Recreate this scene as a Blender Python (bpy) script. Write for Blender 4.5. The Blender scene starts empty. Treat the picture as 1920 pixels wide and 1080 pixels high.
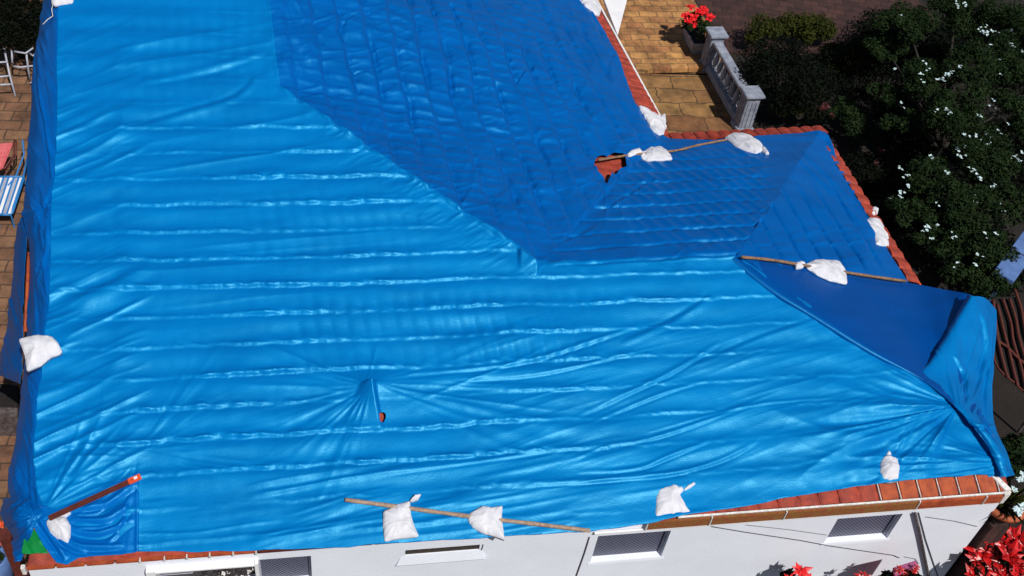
import bpy, bmesh, math, random
import numpy as np
random.seed(7)
S = bpy.context.scene
COL = S.collection
rad = math.radians

# ------------------------------------------------------------------ camera, world, sun, exposure
F = 2000.0
PHI, ROLL, PSI, CZ = rad(44.76), rad(8.5), rad(17.9), 15.6
fw = np.array([math.sin(PSI)*math.cos(PHI), math.cos(PSI)*math.cos(PHI), -math.sin(PHI)])
_r = np.array([math.cos(PSI), -math.sin(PSI), 0.0]); _u = np.cross(_r, fw)
rt = _r*math.cos(ROLL)+_u*math.sin(ROLL); up = -_r*math.sin(ROLL)+_u*math.cos(ROLL)
CAM = np.array([0, 0, CZ])
from mathutils import Matrix, Vector
cd = bpy.data.cameras.new('camera'); cam = bpy.data.objects.new('camera', cd); COL.objects.link(cam)
cd.sensor_width = 36; cd.lens = 36*F/1920; cd.clip_end = 500; cd.clip_start = .1
cam.matrix_world = Matrix(((rt[0], up[0], -fw[0], 0), (rt[1], up[1], -fw[1], 0), (rt[2], up[2], -fw[2], CZ), (0, 0, 0, 1)))
S.camera = cam
SUN_AZ, SUN_EL = rad(-68), rad(54)       # azimuth from +X
sv = np.array([math.cos(SUN_EL)*math.cos(SUN_AZ), math.cos(SUN_EL)*math.sin(SUN_AZ), math.sin(SUN_EL)])
w = bpy.data.worlds.new('World'); S.world = w; w.use_nodes = True
nt = w.node_tree; bg = nt.nodes['Background']; sk = nt.nodes.new('ShaderNodeTexSky')
sk.sky_type = 'NISHITA'; sk.sun_disc = False; sk.sun_elevation = SUN_EL
sk.sun_rotation = math.pi/2-SUN_AZ
nt.links.new(sk.outputs[0], bg.inputs[0]); bg.inputs[1].default_value = .05
sd = bpy.data.lights.new('sun', 'SUN'); sd.energy = 4.5; sd.angle = rad(.5); sd.color = (1, .96, .9)
so = bpy.data.objects.new('sun', sd); COL.objects.link(so)
so.rotation_euler = Vector(sv).to_track_quat('Z', 'Y').to_euler()
S.view_settings.view_transform = 'Standard'; S.view_settings.look = 'None'
S.view_settings.exposure = 0.0; S.view_settings.gamma = 1

# ------------------------------------------------------------------ tracing: a photo point on a real surface
def ray(px, py):
    px = np.asarray(px, float); py = np.asarray(py, float)
    return fw+rt*((px-960)/F)[..., None]-up*((py-540)/F)[..., None]
def atz(p, z):
    d = ray(p[0], p[1]); return CAM+d*((z-CZ)/d[2])
def atpl(p, n, k):
    d = ray(p[0], p[1]); return CAM+d*((k-n@CAM)/(n@d))
def proj(x, y, z):
    q0, q1, q2 = x, y, z-CZ
    dd = q0*fw[0]+q1*fw[1]+q2*fw[2]
    return 960+F*(q0*rt[0]+q1*rt[1]+q2*rt[2])/dd, 540-F*(q0*up[0]+q1*up[1]+q2*up[2])/dd
def plane(a, b, c):
    n = np.cross(b-a, c-a); n = n/np.linalg.norm(n)
    if n[2] < 0: n = -n
    return n, n@a
def zpl(P, x, y):
    n, k = P; return (k-n[0]*x-n[1]*y)/n[2]
EV = 2.75
SW, SE = atz((48, 1060), EV), atz((1893, 922), EV)
NE, INN = atz((1545, 243), EV), atz((1252, 252), EV)
RID = 4.08
R1 = atz((1010, 500), RID); R2 = atz((1380, 490), RID)
PF = plane(SW, SE, R2)
PN = plane(NE, INN, (R1+R2)/2)
PE = plane(SE, NE, R2)
HQ = atpl((1790, 766), *PF)
PE2 = plane(R2, HQ, atz((1716, 527), EV))
def zeast(x, y): return np.maximum(zpl(PE, x, y), zpl(PE2, x, y))
KP = atpl((520, 170), *PF)
def zf(x, y):
    z = zpl(PF, x, y); return np.minimum(z, 12.1-z)
def zm(x, y):
    ex = 8.10-(y-16.35)*.038
    k = np.clip(y, R1[1]-3, 17.4); t = np.minimum((k-R1[1])/(KP[1]-R1[1]), 1)
    hx = R1[0]+(KP[0]-R1[0])*t; zh = zpl(PF, hx, k)
    return EV+(ex-x)*(zh-EV)/(ex-hx)
def smin(a, b, k=.05):
    h = np.clip(.5+.5*(b-a)/k, 0, 1); return b*(1-h)+a*h-k*h*(1-h)
def smax(a, b, k=.05): return -smin(-a, -b, k)
def zroof(x, y, k=.022):
    return smin(zf(x, y), smax(zm(x, y), smin(zpl(PN, x, y), zeast(x, y), k), .08), k)
def onroof(p, zfun=None, off=0.0):
    """photo points (N,2) -> 3-D points on the roof surface"""
    p = np.atleast_2d(np.asarray(p, float)); d = ray(p[:, 0], p[:, 1])
    zfun = zfun or zroof
    lo = (8.5-CZ)/d[:, 2]; hi = (0.0-CZ)/d[:, 2]
    ts = np.linspace(0, 1, 90); done = np.zeros(len(p), bool); a = lo.copy(); b = hi.copy()
    for i in range(89):
        t = lo+(hi-lo)*ts[i+1]; P = CAM+d*t[:, None]
        below = (P[:, 2] < zfun(P[:, 0], P[:, 1])+off) & ~done
        a[below] = (lo+(hi-lo)*ts[i])[below]; b[below] = t[below]; done |= below
    for _ in range(24):
        m = (a+b)/2; P = CAM+d*m[:, None]
        bel = P[:, 2] < zfun(P[:, 0], P[:, 1])+off
        b = np.where(bel, m, b); a = np.where(bel, a, m)
    return CAM+d*b[:, None]

# ------------------------------------------------------------------ noise
def _h(ix, iy, s):
    n = (ix.astype(np.int64)*374761393+iy.astype(np.int64)*668265263+s*974634777) & 0xffffffff
    n = ((n ^ (n >> 13))*1274126177) & 0xffffffff
    n = ((n ^ (n >> 16))*2246822519) & 0xffffffff
    return ((n ^ (n >> 15)) & 0xffffff)/float(0xffffff)
def vn(x, y, s=0):
    x, y = np.broadcast_arrays(np.asarray(x, float), np.asarray(y, float))
    ix = np.floor(x); iy = np.floor(y); fx = x-ix; fy = y-iy
    fx = fx*fx*fx*(fx*(fx*6-15)+10); fy = fy*fy*fy*(fy*(fy*6-15)+10)
    a = _h(ix, iy, s); b = _h(ix+1, iy, s); c = _h(ix, iy+1, s); d = _h(ix+1, iy+1, s)
    return (a*(1-fx)+b*fx)*(1-fy)+(c*(1-fx)+d*fx)*fy
def fbm(x, y, s=0, o=3):
    t = 0; a = .5; n = 0
    for i in range(o): t = t+a*vn(x*2**i, y*2**i, s+i*17); n += a; a *= .5
    return t/n
def ss(a, b, x): t = np.clip((x-a)/(b-a), 0, 1); return t*t*(3-2*t)
def box(px, py, x0, x1, y0, y1, s=30):
    return ss(x0-s, x0+s, px)*(1-ss(x1-s, x1+s, px))*ss(y0-s, y0+s, py)*(1-ss(y1-s, y1+s, py))
def ridged(n, k=2.0): return (1-np.abs(2*n-1))**k
def aniso(px, py, slope, wl, ln, seed, k=2.5, warp=.6):
    c = 1/math.hypot(1, slope); s = slope*c
    a = (px*c+py*s); b = (-px*s+py*c)
    b = b+warp*wl*(2*fbm(a/ln*.7, b/wl*.35, seed+91, 2)-1)
    n = vn(a/ln, b/wl, seed)*.75+.25*vn(a/ln*1.7, b/wl*2.1, seed+5)
    return ridged(n, k)*ss(.25, .75, vn(a/ln*1.3+9, b/wl*.5, seed+31))
def stroke(px, py, slope, wl, ln, seed):
    c = 1/math.hypot(1, slope); s = slope*c; a = px*c+py*s; b = -px*s+py*c
    b = b+.9*wl*(fbm(a/ln, b/wl*.3, seed+1, 2)-.5)
    return ridged(vn(a/ln, b/wl, seed), 1.5)*(.35+.65*ss(.2, .6, vn(a/ln*1.5+4, b/wl*.6, seed+2)))
def fan(px, py, cx, cy, a0, a1, k, r0, r1, seed, p=2.0, curl=0.0):
    dx, dy = px-cx, py-cy; r = np.hypot(dx, dy)+1e-6; th = np.degrees(np.arctan2(-dy, dx))
    mid = (a0+a1)/2; th = (th-mid+180) % 360-180; hw = abs(a1-a0)/2
    wn = (1-ss(hw-12, hw+6, np.abs(th)))
    n = vn((th+curl*r)/k, r/(r1*.55), seed)*.7+.3*vn((th+curl*r)/k*2.3, r/(r1*.4), seed+3)
    return ridged(n, p)*wn*(1-ss(r0, r1, r))*np.clip(r/(r0*.35+1e-6), 0, 1)
def crease(px, py, pts, wd, amp):
    """a traced crease: raised on one flank, sunk on the other"""
    out = np.zeros_like(px); best = np.full_like(px, 1e9); sg = np.zeros_like(px); tt = np.zeros_like(px)
    if len(pts) > 2: pts = [tuple(q) for q in catmull(pts, 5*len(pts))]
    n = len(pts)-1
    for i in range(n):
        ax, ay = pts[i]; bx, by = pts[i+1]; L = math.hypot(bx-ax, by-ay); ux, uy = (bx-ax)/L, (by-ay)/L
        t = np.clip((px-ax)*ux+(py-ay)*uy, 0, L); qx = px-ax-t*ux; qy = py-ay-t*uy; d = np.hypot(qx, qy)
        m = d < best; best = np.where(m, d, best); sg = np.where(m, np.sign(ux*(py-ay)-uy*(px-ax)), sg); tt = np.where(m, (i+t/L)/n, tt)
    e = np.sin(np.pi*np.clip(tt, 0, 1))**.6
    return amp*e*(np.exp(-((best*sg+wd*.55)/wd)**2)-.75*np.exp(-((best*sg-wd*.55)/(wd*.7))**2))

CY0, CSP = None, .40
yl = [atpl((250, q), *PF)[1] for q in (440, 495, 548, 605, 662, 718, 775, 832, 895, 950)]
CSP = (yl[0]-yl[8])/8.0
fdir = np.array([SE[0]-SW[0], SE[1]-SW[1]]); fdir = fdir/np.linalg.norm(fdir)
def step(v, w0=.16, soft=1):
    """saw-tooth of overlapping courses: v in courses, rising upslope, drop at each nose"""
    f = v-np.floor(v)
    return np.where(f < w0, ss(0, w0, f), 1-(f-w0)/(1-w0))
def disp(x, y, z0=None):
    z = zroof(x, y) if z0 is None else z0
    px, py = proj(x, y, z)
    f_, m_ = zf(x, y), zm(x, y); n_, e_ = zpl(PN, x, y), zeast(x, y)
    ne = np.minimum(n_, e_); oth = np.maximum(m_, ne)
    isF = ss(-.01, .03, oth-f_)
    isW = ne >= m_
    hipd = np.abs(oth-f_)
    nearhip = ss(.0, .30, hipd)
    D = np.zeros_like(x)
    D += .020*(fbm(x*1.1, y*1.1, 3, 2)-.5)+.007*(fbm(x*4, y*4, 8, 2)-.5)
    # ---- front slope: courses parallel to the eave
    wob = .06*(fbm(x*.9, y*.5, 12, 2)-.5)+.028*(fbm(x*4, y*3, 14, 3)-.5)
    yy = y-(x-SW[0])*fdir[1]/fdir[0]
    y0 = yl[3]-(atpl((250, 605), *PF)[0]-SW[0])*fdir[1]/fdir[0]
    v = (yy+wob-y0)/CSP+.08
    amp = (.009+.028*ss(.25, .75, fbm(x*.7, y*2.3, 21, 2)))*(.75+.45*(1-ss(500, 1000, px)))
    amp = amp*(.30+.70*(1-ss(1180, 1560, px+.7*(py-600))))*(.18+.82*ss(170, 330, py+.15*(px-240)))
    amp = amp*(.35+.65*ss(205, 250, px))*(1-.75*box(px, py, 262, 1700, 925, 1100, 25))
    amp = amp*(.55+.45*nearhip)*(1-.6*box(px, py, 560, 900, 700, 760, 40))
    st = step(v, .11)
    nose = np.exp(-(((v-np.floor(v))-.08)/.08)**2)
    cr = (fbm(x*7, y*4, 33, 3)-.5)*.034+(ridged(fbm(x*3+y*7, y*3, 35, 3), 3)-.3)*.022
    D += isF*(amp*st+nose*cr*amp/.025-.011*np.cos(2*np.pi*(v-.30))*(.4+1.2*fbm(x*.7, y*1.1, 23, 2))*nearhip*(1-.6*box(px, py, 262, 1700, 925, 1100, 25)))
    ribs = .5+.5*np.cos(2*np.pi*(x+.04*np.sin(y*3))/.235)
    rm = (box(px, py, 560, 1140, 565, 690, 25)*.8+box(px, py, 470, 800, 380, 500, 30)*.45+box(px, py, 235, 500, 20, 230, 25)*.25+.10)
    rm = rm*(.4+.9*fbm(x*1.3, y*2.5, 41, 2))
    D += isF*rm*.022*ribs**.8*(.4+.6*(1-(v-np.floor(v))))
    # ---- main east slope: long courses down the slope, ripples across
    u = (8.10-(y-16.35)*.038-x+.16*(fbm(x*.8, y*.9, 51, 2)-.5)+.10*(fbm(x*2.5, y*3.5, 53, 3)-.5))/.47
    stM = step(u, .20)
    isM = (1-isF)*(~isW)
    fadeM = (.55+.45*ss(.15, .9, hipd))*(1-.25*ss(900, 1150, px))
    D -= isM*.066*np.exp(-(((u-np.floor(u)+.5) % 1-.5)/.14)**2)*fadeM*ss(.2, .8, fbm(x*1.6, y*1.5, 56, 2))
    D += isM*stM*(.032+.030*fbm(x*.8, y*.6, 55, 2))*fadeM
    rib2 = (.5+.5*np.cos(2*np.pi*(y+.06*(fbm(x*2, y*2, 57, 2)-.5)*2+x*.03)/.26))**2.2
    D += isM*rib2*.026*(.25+.75*ss(.2, .6, fbm(x*2.3, y*1.2, 59, 2)))*fadeM*(1-.6*ss(980, 1180, px+.3*py))*(1-.35*(1-ss(60, 200, py)))
    D += isM*(.024*aniso(px, py, 1.7, 34, 120, 61)+.02*aniso(px, py, -1.4, 42, 90, 63))*ss(820, 1060, px+.25*py)
    D += isM*(.026*aniso(px, py, 2.2, 22, 90, 65)+.026*aniso(px, py, -.9, 40, 90, 66)+.022*aniso(px, py, -.05, 12, 80, 62)+.05*(fbm(x*1.7, y*1.7, 64, 3)-.5))
    # ---- wing: north and east slopes
    isN = (1-isF)*isW*(n_ < e_); isE = (1-isF)*isW*(n_ >= e_)
    vN = (16.33-y+.04*(fbm(x*2, y, 67, 2)-.5))/.45
    D += isN*(step(vN, .25)*.030*(.5+fbm(x, y, 69, 2))*box(px, py, 1020, 1430, 300, 560, 45)+.042*(.5+.5*np.cos(2*np.pi*(x+y*.35)/.25))**1.5*box(px, py, 1180, 1430, 290, 470, 30)*fbm(x*2, y*2, 71, 2))
    D -= isN*.042*np.exp(-(((vN-np.floor(vN)+.5) % 1-.5)/.10)**2)*box(px, py, 1020, 1430, 300, 560, 45)*fbm(x*2, y, 68, 2)*1.4
    ue = (NE[0]-x+.05*(fbm(x, y*2, 73, 2)-.5))/.47
    D -= isE*.048*np.exp(-(((ue-np.floor(ue)+.5) % 1-.5)/.10)**2)*box(px, py, 1370, 1640, 360, 520, 35)*fbm(x, y*2, 70, 2)*1.4
    D += isE*step(ue, .22)*.050*box(px, py, 1370, 1640, 380, 520, 35)
    D += isN*(.020*aniso(px, py, -.5, 24, 90, 72)+.016*aniso(px, py, .6, 18, 70, 74))
    D += isE*.024*aniso(px, py, .02, 20, 130, 75)*box(px, py, 1400, 1640, 430, 530, 25)
    D += .045*aniso(px, py, 1.05, 17, 260, 77, 2.2)*box(px, py, 1440, 1720, 262, 470, 35)*ss(1440, 1560, px+(300-py)*.2)
    D += .022*aniso(px, py, -.05, 15, 240, 79, 2.2)*box(px, py, 1190, 1560, 252, 286, 10)
    D += .020*fan(px, py, 1130, 345, 20, 340, 26, 60, 130, 81)
    # ---- folds pulled to the left verge
    D += (.048*stroke(px, py, -.47, 27, 260, 83)+.016*stroke(px, py, -.40, 13, 170, 84))*(1-ss(215, 300, px))*box(px, py, 0, 400, 70, 1000, 60)*isF
    D += .028*stroke(px, py, -.16, 30, 420, 85)*box(px, py, 210, 600, 60, 340, 50)*isF
    D += .012*stroke(px, py, -.08, 22, 500, 86)*box(px, py, 240, 900, 300, 600, 50)*isF*nearhip
    # ---- lower left gather
    D += .040*fan(px, py, 85, 962, 22, 66, 9, 130, 290, 87)
    D += .018*fan(px, py, 258, 868, 150, 260, 18, 110, 200, 89)
    D += .012*fan(px, py, 262, 850, -25, 60, 10, 160, 330, 90)
    D += .010*np.exp(-((px-262+.02*(py-900))/4.0)**2)*box(px, py, 240, 290, 880, 1060, 10)
    # ---- the vent pipe lifting the sheet
    dx, dy = px-696, py-733
    rr = np.hypot(dx*.75, dy*1.5)
    D += .12*np.exp(-(rr/30)**1.1)
    dyc = np.clip(dy, 0, 90); e = dx-.22*dyc
    D += .17*np.where(e < 0, np.clip(1+e/(22+.75*dyc), 0, 1)**1.2, np.clip(1-e/8, 0, 1))*(1-dyc/95)*ss(-6, 4, dy)*(1-ss(70, 88, dy))
    D += .022*fan(px, py, 694, 736, 150, 262, 11, 120, 300, 93, 1.6)
    D += .022*fan(px, py, 694, 728, -30, 22, 7, 220, 620, 95, 2.0)
    D += .012*fan(px, py, 688, 735, 50, 130, 22, 50, 110, 97, 2)
    # ---- long pulls across the right half and along the eave
    D += .020*aniso(px, py, -.36, 24, 300, 99, 2.2)*box(px, py, 800, 1450, 640, 900, 70)*isF
    D += .010*aniso(px, py, -.27, 15, 200, 101, 2.2)*box(px, py, 950, 1650, 600, 880, 60)*isF
    D += .026*aniso(px, py, -.17, 15, 260, 103, 2.0)*box(px, py, 470, 1320, 880, 1030, 30)*isF
    D += .016*aniso(px, py, -.12, 13, 190, 104, 2.0)*box(px, py, 270, 900, 930, 1050, 25)*isF
    D += .022*aniso(px, py, -.28, 16, 240, 105, 2.0)*box(px, py, 480, 760, 925, 1045, 20)*isF
    # ---- gather at the right hip and the corner
    D += .095*fan(px, py, 1792, 768, 172, 246, 10, 170, 400, 107, 1.7, .01)
    D += .022*fan(px, py, 1792, 768, 140, 200, 6, 120, 260, 108, 1.7)
    D += .072*fan(px, py, 1895, 872, 158, 205, 8, 210, 520, 109, 1.7)
    D += .012*fan(px, py, 1665, 890, 20, 80, 10, 80, 200, 110, 1.8)
    # ---- hips: puckered crest and the lifted cap at the end of the long hip
    hd = np.abs(f_-m_); on = (~isW)
    D += isF*on*.030*np.exp(-hd/.16)*aniso(px, py, -.5, 10, 50, 111, 1.5)*box(px, py, 600, 1020, 210, 520, 20)
    D += .05*np.exp(-hipd/.12)*(fbm(px/34, py/34, 114, 2)-.5)
    qa = (px-976)*.80+(py-486)*.60; qb = (px-976)*.60-(py-486)*.80
    qy = py-(466+.62*(px-970))
    D += isF*on*(.115+.030*aniso(px, py, 1.2, 8, 60, 112, 1.5))*np.clip(1-qy/46, 0, 1)*ss(968, 976, px)*(1-ss(1004, 1012, px))
    for pts, wd, a in (
        ([(760, 712), (900, 700), (1000, 684), (1110, 650), (1200, 618)], 5, .022),
        ([(860, 722), (1000, 712), (1110, 690), (1190, 668)], 4, .014),
        ([(1080, 790), (1200, 735), (1270, 700), (1350, 650)], 5, .018),
        ([(1110, 800), (1180, 770), (1260, 740), (1330, 720)], 4, .014),
        ([(1080, 895), (1190, 888), (1260, 862), (1330, 835)], 4.5, .018),
        ([(930, 925), (1100, 912), (1250, 898), (1350, 870), (1420, 835)], 4.5, .020),
        ([(1080, 868), (1140, 845), (1230, 828), (1400, 770)], 4, .014),
        ([(700, 900), (850, 880), (1000, 860), (1150, 840)], 4, .012),
        ([(640, 62), (668, 30)], 4, -.02), ([(960, 175), (985, 145), (1002, 130)], 4, -.022),
        ([(1128, 405), (1180, 372), (1228, 342)], 4, -.022), ([(1050, 465), (1120, 430)], 5, -.02),
        ([(1185, 60), (1140, 150), (1195, 240)], 7, .02),
        ([(520, 62), (680, 34), (700, 42), (770, 45)], 3.5, .015),
        ([(480, 152), (440, 190), (330, 225), (250, 245)], 8, .022),
        ([(260, 170), (400, 140), (500, 110)], 7, .018),
        ([(1330, 560), (1270, 600), (1160, 650)], 8, .02),
        ([(1540, 600), (1420, 640), (1300, 690)], 6, .012),
        ([(1210, 820), (1400, 770), (1570, 755)], 3, .010),
        ([(1480, 250), (1540, 262), (1560, 290), (1600, 360)], 6, .03)):
        D += crease(px, py, pts, wd, a)
    und = isE*ss(500, 560, py)*ss(1380, 1420, px)*ss(.25, .55, hipd)
    return D*(1-und)-.03*und
def ztarp(x, y):
    z = zroof(x, y); return z+.075+np.maximum(disp(x, y, z), -.062)

# ------------------------------------------------------------------ meshes
def grid_faces(nu, nv):
    i = np.arange(nu*nv).reshape(nu, nv)
    return np.stack([i[:-1, :-1], i[1:, :-1], i[1:, 1:], i[:-1, 1:]], -1).reshape(-1, 4)
def np_obj(name, V, Fc, m, parent=None, smooth=True):
    me = bpy.data.meshes.new(name)
    V = np.asarray(V, np.float32); Fc = np.asarray(Fc, np.int32); k = Fc.shape[1]
    me.vertices.add(len(V)); me.vertices.foreach_set('co', V.ravel())
    me.loops.add(Fc.size); me.loops.foreach_set('vertex_index', Fc.ravel())
    me.polygons.add(len(Fc)); me.polygons.foreach_set('loop_start', np.arange(0, Fc.size, k, dtype=np.int32))
    try: me.polygons.foreach_set('loop_total', np.full(len(Fc), k, np.int32))
    except Exception: pass
    me.polygons.foreach_set('use_smooth', np.full(len(Fc), smooth, bool))
    me.update(calc_edges=True); me.validate()
    if m: me.materials.append(m)
    o = bpy.data.objects.new(name, me); COL.objects.link(o)
    if parent: o.parent = parent
    return o
def inside(X, Y, poly):
    r = np.zeros(X.shape, bool); n = len(poly)
    for i in range(n):
        x0, y0 = poly[i]; x1, y1 = poly[(i+1) % n]
        c = ((y0 > Y) != (y1 > Y)) & (X < (x1-x0)*(Y-y0)/((y1-y0) if y1 != y0 else 1e-12)+x0)
        r ^= c
    return r
def nearest(X, Y, poly):
    bd = np.full(X.shape, 1e9); bx = X.copy(); by = Y.copy(); n = len(poly)
    for i in range(n):
        x0, y0 = poly[i]; x1, y1 = poly[(i+1) % n]; L = (x1-x0)**2+(y1-y0)**2+1e-12
        t = np.clip(((X-x0)*(x1-x0)+(Y-y0)*(y1-y0))/L, 0, 1); qx = x0+t*(x1-x0); qy = y0+t*(y1-y0)
        d = (X-qx)**2+(Y-qy)**2; m = d < bd
        bd = np.where(m, d, bd); bx = np.where(m, qx, bx); by = np.where(m, qy, by)
    return bx, by, np.sqrt(bd)
def rough_poly(P, amp, seg=.12, seed=1):
    """subdivide a plan polygon and give its edge a slightly ragged line"""
    out = []; n = len(P)
    for i in range(n):
        a, b = P[i], P[(i+1) % n]; L = math.hypot(b[0]-a[0], b[1]-a[1]); k = max(1, int(L/seg))
        for j in range(k):
            t = j/k; x, y = a[0]+(b[0]-a[0])*t, a[1]+(b[1]-a[1])*t
            q = (float(vn(x*4, y*4, seed))-.5)*2*amp
            out.append((x+q*(b[1]-a[1])/L, y-q*(b[0]-a[0])/L))
    return out
def cut_grid(polys_in, holes, res):
    """plan grid trimmed to a polygon; the rim vertices slide onto the outline"""
    P = np.array(polys_in); x0, y0 = P.min(0)-res; x1, y1 = P.max(0)+res
    xs = np.arange(x0, x1+res, res); ys = np.arange(y0, y1+res, res)
    X, Y = np.meshgrid(xs, ys, indexing='ij'); sh = X.shape
    ins = inside(X, Y, polys_in)
    for h in holes: ins &= ~inside(X, Y, h)
    Fc = grid_faces(*sh); keep = ins.ravel()[Fc].any(1); Fc = Fc[keep]
    used = np.unique(Fc); xf, yf = X.ravel()[used], Y.ravel()[used]; inn = ins.ravel()[used]
    o = ~inn
    bx, by = xf.copy(), yf.copy()
    cx, cy, cdist = nearest(xf[o], yf[o], polys_in)
    for h in holes:
        hx, hy, hd = nearest(xf[o], yf[o], h); m = hd < cdist
        cx = np.where(m, hx, cx); cy = np.where(m, hy, cy); cdist = np.minimum(cdist, hd)
    bx[o] = cx; by[o] = cy
    mp = np.full(X.size, -1); mp[used] = np.arange(len(used))
    return bx, by, mp[Fc]
def solid_from_top(name, x, y, ztop, zbot, Fc, m, parent=None):
    n = len(x); V = np.concatenate([np.stack([x, y, ztop], 1), np.stack([x, y, zbot], 1)])
    E = np.concatenate([Fc[:, [0, 1]], Fc[:, [1, 2]], Fc[:, [2, 3]], Fc[:, [3, 0]]])
    key = np.sort(E, 1); kk = key[:, 0].astype(np.int64)*(n+1)+key[:, 1]
    _, idx, cnt = np.unique(kk, return_index=True, return_counts=True)
    b = E[idx[cnt == 1]]
    side = np.stack([b[:, 1], b[:, 0], b[:, 0]+n, b[:, 1]+n], 1)
    return np_obj(name, V, np.concatenate([Fc, Fc[:, ::-1]+n, side]), m, parent)
def catmull(P, n):
    P = np.asarray(P, float); k = len(P); t = np.linspace(0, k-1, n); i = np.clip(np.floor(t).astype(int), 0, k-2); f = (t-i)
    f = f.reshape((-1,)+(1,)*(P.ndim-1))
    p0 = P[np.clip(i-1, 0, k-1)]; p1 = P[i]; p2 = P[i+1]; p3 = P[np.clip(i+2, 0, k-1)]
    return .5*((2*p1)+(-p0+p2)*f+(2*p0-5*p1+4*p2-p3)*f**2+(-p0+3*p1-3*p2+p3)*f**3)
def net(rows, nu, nv):
    """rows of (photo x, photo y, height) -> fine grid of 3-D points"""
    P = np.array([[atz((a, b), c) for a, b, c in r] for r in rows])
    G = catmull(P, nu); G = catmull(np.swapaxes(G, 0, 1), nv); return np.swapaxes(G, 0, 1)
def normals(G):
    du = np.gradient(G, axis=0); dv = np.gradient(G, axis=1); n = np.cross(du, dv)
    n /= np.linalg.norm(n, axis=-1, keepdims=True)+1e-9
    return np.where(n[..., 2:3] < 0, -n, n)
def cloth(name, rows, nu, nv, m, foldf, thick=.006, parent=None):
    G = net(rows, nu, nv); N = normals(G); px, py = proj(G[..., 0], G[..., 1], G[..., 2])
    G = G+N*foldf(px, py)[..., None]
    V = np.concatenate([G.reshape(-1, 3), (G-N*thick).reshape(-1, 3)]); Fc = grid_faces(nu, nv); n = nu*nv
    i = np.arange(n).reshape(nu, nv); rim = np.concatenate([i[0, :], i[1:, -1], i[-1, -2::-1], i[-2:0:-1, 0]])
    r2 = np.roll(rim, -1); side = np.stack([rim, r2, r2+n, rim+n], 1)
    return np_obj(name, V, np.concatenate([Fc, Fc[:, ::-1]+n, side]), m, parent)

class MB:
    def __init__(s): s.v = []; s.f = []
    def add(s, v, f):
        o = len(s.v); s.v += [tuple(map(float, q)) for q in v]; s.f += [tuple(o+i for i in q) for q in f]
    def box(s, c, sz, ax=None):
        c = np.array(c, float); A = np.eye(3) if ax is None else np.array(ax, float)
        v = [c+A[0]*sz[0]*a/2+A[1]*sz[1]*b/2+A[2]*sz[2]*d/2 for a in (-1, 1) for b in (-1, 1) for d in (-1, 1)]
        s.add(v, [(0, 1, 3, 2), (4, 6, 7, 5), (0, 4, 5, 1), (2, 3, 7, 6), (0, 2, 6, 4), (1, 5, 7, 3)])
    def quadbox(s, q, d):
        """prism from 4+ points pushed by vector d"""
        q = [np.array(p, float) for p in q]; n = len(q); d = np.array(d, float)
        s.add(q+[p+d for p in q], [tuple(range(n))[::-1], tuple(range(n, 2*n))]+[(i, (i+1) % n, n+(i+1) % n, n+i) for i in range(n)])
    def tube(s, pts, rr, seg=8, cap=True):
        pts = [np.array(p, float) for p in pts]; n = len(pts); o = len(s.v)
        if not hasattr(rr, '__len__'): rr = [rr]*n
        ref = None
        for i, p in enumerate(pts):
            t = pts[min(i+1, n-1)]-pts[max(i-1, 0)]; t = t/(np.linalg.norm(t)+1e-9)
            if ref is None: ref = np.array([0, 0, 1.]) if abs(t[2]) < .9 else np.array([1., 0, 0])
            a = ref-t*(ref@t); a /= np.linalg.norm(a); ref = a; b = np.cross(t, a)
            for k in range(seg):
                q = 2*math.pi*k/seg; s.v.append(tuple(p+(a*math.cos(q)+b*math.sin(q))*rr[i]))
        for i in range(n-1):
            for k in range(seg):
                s.f.append((o+i*seg+k, o+i*seg+(k+1) % seg, o+(i+1)*seg+(k+1) % seg, o+(i+1)*seg+k))
        if cap: s.f.append(tuple(o+k for k in range(seg))[::-1]); s.f.append(tuple(o+(n-1)*seg+k for k in range(seg)))
    def lathe(s, c, prof, seg=20, ax=None):
        c = np.array(c, float); o = len(s.v); A = np.eye(3) if ax is None else np.array(ax, float)
        for r, h in prof:
            for k in range(seg):
                q = 2*math.pi*k/seg; s.v.append(tuple(c+A[0]*r*math.cos(q)+A[1]*r*math.sin(q)+A[2]*h))
        for i in range(len(prof)-1):
            for k in range(seg): s.f.append((o+i*seg+k, o+i*seg+(k+1) % seg, o+(i+1)*seg+(k+1) % seg, o+(i+1)*seg+k))
    def build(s, name, m, parent=None, bev=0, smooth=False):
        me = bpy.data.meshes.new(name); me.from_pydata(s.v, [], s.f); me.update()
        bm = bmesh.new(); bm.from_mesh(me); bmesh.ops.recalc_face_normals(bm, faces=bm.faces)
        if bev: bmesh.ops.bevel(bm, geom=[e for e in bm.edges if e.calc_face_angle(0) > .6], offset=bev, segments=2, affect='EDGES', clamp_overlap=True)
        bm.to_mesh(me); bm.free()
        if smooth: me.polygons.foreach_set('use_smooth', [True]*len(me.polygons))
        if m: me.materials.append(m)
        o = bpy.data.objects.new(name, me); COL.objects.link(o)
        if parent: o.parent = parent
        return o
def tag(o, label=None, cat=None, group=None, kind=None):
    if label: o['label'] = label
    if cat: o['category'] = cat
    if group: o['group'] = group
    if kind: o['kind'] = kind
    return o
def empty(name, loc=(0, 0, 0)):
    """an Empty at the thing's base; meshes are in world metres, so parts are offset back"""
    o = bpy.data.objects.new(name, None); COL.objects.link(o); o.location = tuple(map(float, loc)); o.empty_display_size = .1
    return o
def under(child, parent):
    child.parent = parent; child.matrix_parent_inverse = Matrix.Translation(-Vector(parent.location)); return child

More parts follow.
